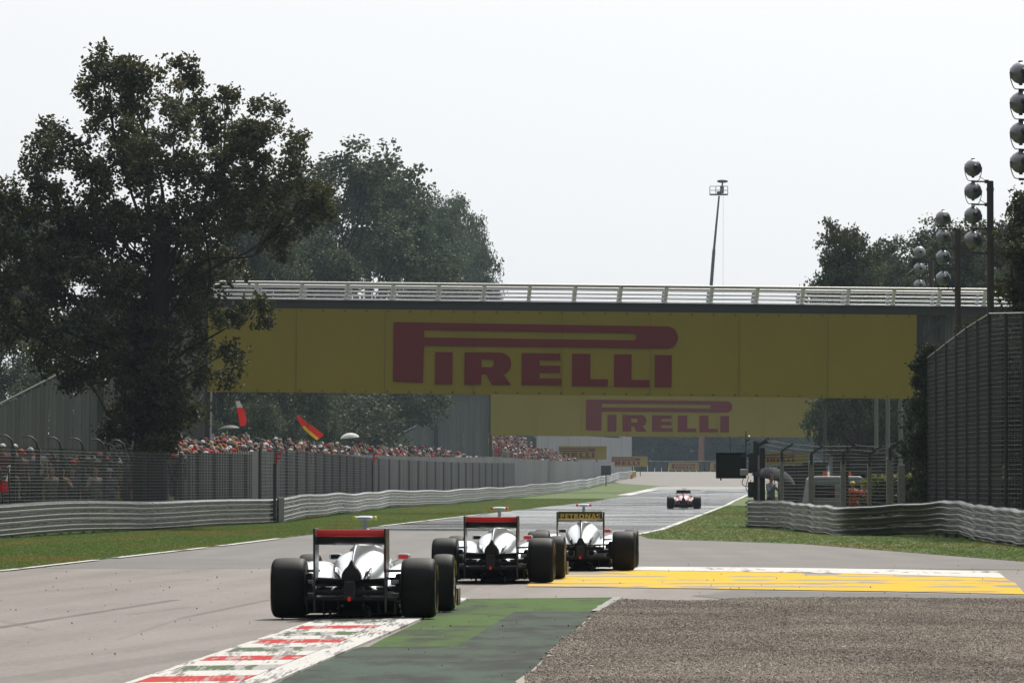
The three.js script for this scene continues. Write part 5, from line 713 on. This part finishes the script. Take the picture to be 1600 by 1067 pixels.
    part('turning_vane', [loft(smoothSecs([[-2.3, s * 0.72, 0.3, 0.012, 0.24, 0.22, 3], [-2.0, s * 0.76, 0.3, 0.014, 0.28, 0.24, 3], [-1.75, s * 0.75, 0.24, 0.01, 0.2, 0.18, 3]]), 12), box(0.24, 0.012, 0.12, s * 0.63, 0.585, -1.95)], merc ? body : M.white, c);
    part('mirror', [loft(smoothSecs([[-2.28, s * 0.385, 0.645, 0.07, 0.03, 0.03, 2.6], [-2.2, s * 0.385, 0.645, 0.08, 0.036, 0.036, 3], [-2.14, s * 0.385, 0.645, 0.076, 0.034, 0.034, 3]]), 14), bar(V(s * 0.24, 0.58, -2.2), V(s * 0.36, 0.63, -2.2), 0.012, 6)], redCar ? body : M.chrome, c);
    part('mirror_glass', box(0.11, 0.045, 0.006, s * 0.385, 0.645, -2.135, 0.002), s > 0 && !redCar ? M.wingRed : M.glassDark, c);
    // rear suspension
    const out = s * 0.53; part('suspension_arm', [bar(V(s * 0.11, 0.42, 0.16), V(out, 0.44, 0.02), 0.016, 8), bar(V(s * 0.12, 0.42, -0.45), V(out, 0.44, -0.02), 0.014, 8), bar(V(s * 0.1, 0.23, 0.2), V(out, 0.2, 0.02), 0.017, 8), bar(V(s * 0.14, 0.22, -0.5), V(out, 0.2, -0.03), 0.015, 8), bar(V(s * 0.1, 0.31, 0.02), V(out, 0.33, 0), 0.03, 10), bar(V(s * 0.1, 0.46, 0.02), V(out, 0.26, 0.05), 0.013, 8)], M.carbon, c);
    part('suspension_arm', [bar(V(s * 0.2, 0.5, -3.1), V(s * 0.68, 0.42, -3.28), 0.014, 8), bar(V(s * 0.2, 0.5, -3.7), V(s * 0.68, 0.42, -3.32), 0.014, 8), bar(V(s * 0.2, 0.34, -3.1), V(s * 0.68, 0.22, -3.28), 0.014, 8), bar(V(s * 0.2, 0.34, -3.7), V(s * 0.68, 0.22, -3.32), 0.014, 8)], M.carbon, c);
    part('brake_duct', [box(0.09, 0.3, 0.26, s * 0.5, 0.34, 0.0, 0.03), box(0.12, 0.025, 0.28, s * 0.45, 0.52, 0.02), box(0.12, 0.022, 0.26, s * 0.45, 0.17, 0.02)], M.carbonMatt, c);
    part('winglet', [airfoil(0.09, 0.16, 0.05, 0.012, s * 0.455, 0.4, 0.1, 0.25), airfoil(0.08, 0.13, 0.05, 0.01, s * 0.46, 0.26, 0.12, 0.3)], merc ? M.carbon : M.chrome, c);
    if (!redCar) part('exhaust_fairing', new THREE.SphereGeometry(1, 14, 10).scale(0.03, 0.075, 0.26).rotateZ(-s * 0.45).translate(s * 0.16, 0.495, 0.16), merc ? M.carbon : M.chrome, c);
  }
  // tail: black keel-shaped cover, gearbox, crash structure with its lamp
  const tail = new THREE.Shape(); tail.moveTo(0, merc ? 0.56 : 0.635); tail.bezierCurveTo(0.02, 0.6, 0.03, 0.575, 0.07, merc ? 0.5 : 0.55); tail.bezierCurveTo(0.12, 0.5, 0.125, 0.47, 0.1, 0.42); tail.lineTo(0.09, 0.36); tail.lineTo(-0.09, 0.36); tail.lineTo(-0.1, 0.42); tail.bezierCurveTo(-0.125, 0.47, -0.12, 0.5, -0.07, merc ? 0.5 : 0.55); tail.bezierCurveTo(-0.03, 0.575, -0.02, 0.6, 0, merc ? 0.56 : 0.635);
  part('tail_cover', new THREE.ExtrudeGeometry(tail, { depth: 0.16, bevelSize: 0.014, bevelThickness: 0.03, bevelSegments: 3, curveSegments: 8 }).scale(0.82, 1, 1).translate(0, merc ? -0.04 : -0.01, 0.3), M.carbonMatt, c);
  part('gearbox', [loft(smoothSecs([[-0.3, 0, 0.3, 0.16, 0.14, 0.16, 3], [0.2, 0, 0.3, 0.11, 0.13, 0.13, 3], [0.45, 0, 0.31, 0.08, 0.11, 0.09, 3], [0.66, 0, 0.3, 0.055, 0.09, 0.06, 3]]), 18), cyl(0.05, 0.05, 0.2, 0, 0, 0, 14).rotateX(Math.PI / 2).translate(-0.17, 0.3, 0.12), cyl(0.05, 0.05, 0.2, 0, 0, 0, 14).rotateX(Math.PI / 2).translate(0.17, 0.3, 0.12)], M.carbonMatt, c);
  const cr = part('crash_structure', [box(0.115, 0.2, 0.05, 0, 0.32, 0.68, 0.012), ...[0, 1, 2, 3, 4].map(i => box(0.085, 0.012, 0.012, 0, 0.265 + i * 0.034, 0.708)), box(0.012, 0.2, 0.012, -0.052, 0.32, 0.708), box(0.012, 0.2, 0.012, 0.052, 0.32, 0.708)], M.dark, c);
  part('rain_lamp', box(0.036, 0.05, 0.02, 0, 0.225, 0.712, 0.006), M.lampRed, cr);
  // floor and diffuser
  const fl = new THREE.Shape(); [[-0.7, -2.1], [-0.72, -1.2], [-0.7, -0.5], [-0.52, -0.36], [-0.5, 0.05], [0.5, 0.05], [0.52, -0.36], [0.7, -0.5], [0.72, -1.2], [0.7, -2.1], [0.34, -2.5], [-0.34, -2.5]].forEach((p, i) => i ? fl.lineTo(...p) : fl.moveTo(...p)); fl.closePath();
  part('floor', [new THREE.ExtrudeGeometry(fl, { depth: 0.02, bevelEnabled: false }).rotateX(Math.PI / 2).translate(0, 0.075, 0), box(0.36, 0.03, 4.2, 0, 0.045, -1.9)], M.carbonMatt, c);
  const strakes = []; for (const x of [-0.48, -0.3, -0.14, 0.14, 0.3, 0.48]) { const s = new THREE.Shape(); s.moveTo(-0.05, 0.06); s.lineTo(0.5, 0.05); s.lineTo(0.5, 0.21); s.quadraticCurveTo(0.2, 0.16, -0.05, 0.08); s.closePath(); strakes.push(new THREE.ExtrudeGeometry(s, { depth: 0.008, bevelEnabled: false }).rotateY(-Math.PI / 2).translate(x + 0.004, 0, 0)); }
  const roofS = new THREE.Shape(); roofS.moveTo(-0.05, 0.075); roofS.quadraticCurveTo(0.2, 0.16, 0.5, 0.205); roofS.lineTo(0.5, 0.22); roofS.quadraticCurveTo(0.2, 0.18, -0.05, 0.09); roofS.closePath();
  part('diffuser', [...strakes, new THREE.ExtrudeGeometry(roofS, { depth: 1.0, bevelEnabled: false }).translate(0, 0, -0.5).rotateY(-Math.PI / 2), box(1.0, 0.02, 0.04, 0, 0.232, 0.49), box(0.03, 0.1, 0.03, -0.23, 0.05, 0.45), box(0.03, 0.1, 0.03, 0.2, 0.05, 0.45)], M.carbonMatt, c);
  // wings
  const W = 0.75, zw = 0.42;
  if (!redCar && !merc) {
    part('beam_wing', [airfoil(W, 0.2, 0.07, 0.02, 0, 0.405, zw + 0.05, 0.28), airfoil(W, 0.12, 0.06, 0.014, 0, 0.3, zw + 0.12, 0.3)], M.carbon, c);
    part('main_plane', airfoil(W, 0.24, 0.08, 0.03, 0, 0.868, zw - 0.02, 0.3), M.carbon, c);
    part('wing_flap', airfoil(W - 0.012, 0.095, 0.05, 0.006, 0, 0.937, zw + 0.14, 0.86), M.wingRed, c);
    part('wing_slot_edge', box(0.13, 0.008, 0.01, 0.06, 0.905, zw + 0.12), M.white, c);
  } else {
    part('beam_wing', [airfoil(W, 0.2, 0.07, 0.02, 0, 0.385, zw + 0.05, 0.2)], M.carbon, c);
    part('main_plane', airfoil(W, 0.24, 0.08, 0.03, 0, 0.868, zw - 0.04, 0.12), merc ? M.silver : M.carbon, c);
    part('wing_flap', airfoil(W - 0.012, 0.14, 0.05, 0.012, 0, 0.935, zw + 0.15, 1.0), merc ? M.wingGreen : M.carbon, c);
    part('wing_slot_edge', box(W - 0.02, 0.02, 0.012, 0, 0.866, zw + 0.09), merc ? M.white : M.carbon, c);
    if (merc) { const t = new TextGeometry('PETRONAS', { font: M.font, size: 0.082, depth: 0.004, curveSegments: 3 }); t.computeBoundingBox(); const b = t.boundingBox; t.translate(-(b.max.x + b.min.x) / 2, -0.041, 0).scale(0.66 / (b.max.x - b.min.x), 1.08, 1).rotateX(0.57).translate(0, 0.914, zw + 0.183); part('lettering', t, M.gold, c); }
  }
  for (const s of [-1, 1]) {
    const e = new THREE.Shape(), b = merc || redCar ? 0.36 : 0.1; [[-0.2, 0.5], [-0.24, 0.72], [-0.22, 0.985], [0.3, 0.985], [0.29, 0.7], [0.24, 0.5], [0.26, 0.36], [0.22, b], [0.06, b], [0.02, 0.36], [-0.1, 0.44]].forEach((p, i) => i ? e.lineTo(...p) : e.moveTo(...p)); e.closePath();
    part('end_plate', new THREE.ExtrudeGeometry(e, { depth: 0.013, bevelSize: 0.003, bevelThickness: 0.003, bevelSegments: 1 }).rotateY(-Math.PI / 2).translate(s * (W / 2 + 0.012) + 0.006, 0, zw - 0.03), redCar ? body : M.carbon, c);
    if (!merc && !redCar && s > 0) part('end_plate_stripe', box(0.004, 0.26, 0.03, W / 2 - 0.004, 0.64, zw + 0.2), M.wingRed, c);
    if (!merc && !redCar) part('end_plate_edge', [box(0.02, 0.5, 0.024, s * (W / 2 + 0.012), 0.62, zw + 0.24, 0.006), box(0.016, 0.36, 0.02, s * (W / 2 + 0.014), 0.26, zw + 0.2, 0.004)], M.steelDark, c);
  }
  if (merc || redCar) part('wing_pylon', [box(0.014, 0.5, 0.14, 0, 0.6, zw + 0.02), box(0.014, 0.3, 0.1, 0, 0.44, zw + 0.1)].slice(0, merc ? 1 : 2), M.carbon, c);
  part('front_wing', [airfoil(1.7, 0.3, 0.05, 0.012, 0, 0.1, -4.45, 0.1), airfoil(1.7, 0.16, 0.05, 0.012, 0, 0.17, -4.22, 0.35), box(0.02, 0.2, 0.5, -0.88, 0.15, -4.3, 0.006), box(0.02, 0.2, 0.5, 0.88, 0.15, -4.3, 0.006), box(0.02, 0.26, 0.3, -0.16, 0.26, -4.4), box(0.02, 0.26, 0.3, 0.16, 0.26, -4.4)], redCar ? body : M.carbon, c);
  const cam = part('camera_bar', [loft(smoothSecs([[-1.56, 0, 1.085, 0.1, 0.018, 0.018, 3], [-1.46, 0, 1.09, 0.105, 0.024, 0.02, 3], [-1.34, 0, 1.085, 0.09, 0.014, 0.014, 3]]), 16), loft(smoothSecs([[-1.52, 0, 1.0, 0.022, 0.08, 0.08, 2.4], [-1.45, 0, 1.0, 0.026, 0.08, 0.1, 2.4], [-1.38, 0, 1.0, 0.016, 0.08, 0.1, 2.4]]), 12)], M.blueGrey, c);
  for (const s of [-1, 1]) part('camera_tip', loft([[-1.54, s * 0.112, 1.088, 0.022, 0.021, 0.021, 3], [-1.36, s * 0.112, 1.088, 0.02, 0.018, 0.018, 3]], 12), s < 0 ? tips[0] : tips[1], cam);
  part('antenna', [bar(V(0.05, 0.62, -3.2), V(0.05, 0.86, -3.2), 0.006, 5), box(0.012, 0.06, 0.03, -0.1, 0.66, -3.4)], M.dark, c);
  part('head_rest', loft(smoothSecs([[-2.1, 0, 0.62, 0.24, 0.08, 0.1, 3], [-1.75, 0, 0.68, 0.2, 0.1, 0.14, 3], [-1.5, 0, 0.7, 0.14, 0.1, 0.14, 3]]), 16), body, c);
  // driver: helmet, neck and shoulders low in the cockpit
  const d = thing('person', driverLabel, 'person', c.position, -yaw);
  const dg = figure([[V(0, 0.72, 0.02), V(0, 0.76, 0.0), 0.125, 0.13, merc ? [0.6, 0.6, 0.6] : [0.6, 0.03, 0.03]], [V(0, 0.5, 0.05), V(0, 0.66, 0.03), 0.08, 0.075, [0.5, 0.5, 0.5]], [V(-0.19, 0.46, 0), V(0.19, 0.46, 0), 0.08, 0.08, [0.5, 0.5, 0.5]], [V(0, 0.25, -0.15), V(0, 0.44, -0.02), 0.15, 0.15, [0.5, 0.5, 0.5]]], 40, 1.0, 0.5);
  dg.translate(0, 0.02, -1.98); part('body', dg, M.people, d); part('visor', new THREE.SphereGeometry(0.134, 16, 6, Math.PI * 1.15, Math.PI * 0.7, 1.25, 0.5).translate(0, 0.77, -1.985), M.glassDark, d);
  return c;
}
const carAt = (px, py) => { const [x, d] = gr(px, py); return [x, 0.012, -d]; };
makeCar('silver', 'nearest silver racing car with red rear wing, straddling the striped kerb', carAt(553.5, 967.5), 0.052, 'driver with red helmet in the nearest silver car', [M.lime, M.lime]);
makeCar('silver', 'second silver racing car with red rear wing, on the yellow zone edge', carAt(771, 911.5), 0.06, 'driver with red helmet in the second silver car', [M.wingRed, M.wingRed]);
makeCar('grey', 'third racing car, pale silver with lettered dark green rear wing', carAt(908.5, 892.5), 0.04, 'driver in the pale silver car with lettered wing', [M.wingRed, M.wingRed]);
makeCar('red', 'small distant red racing car far down the straight', carAt(1068.5, 795), 0.045, 'driver in the distant red car', [M.dark, M.dark]);

scene.traverse(o => { if (o.isMesh) { o.castShadow = o.receiveShadow = true; } });
renderer.render(scene, camera);
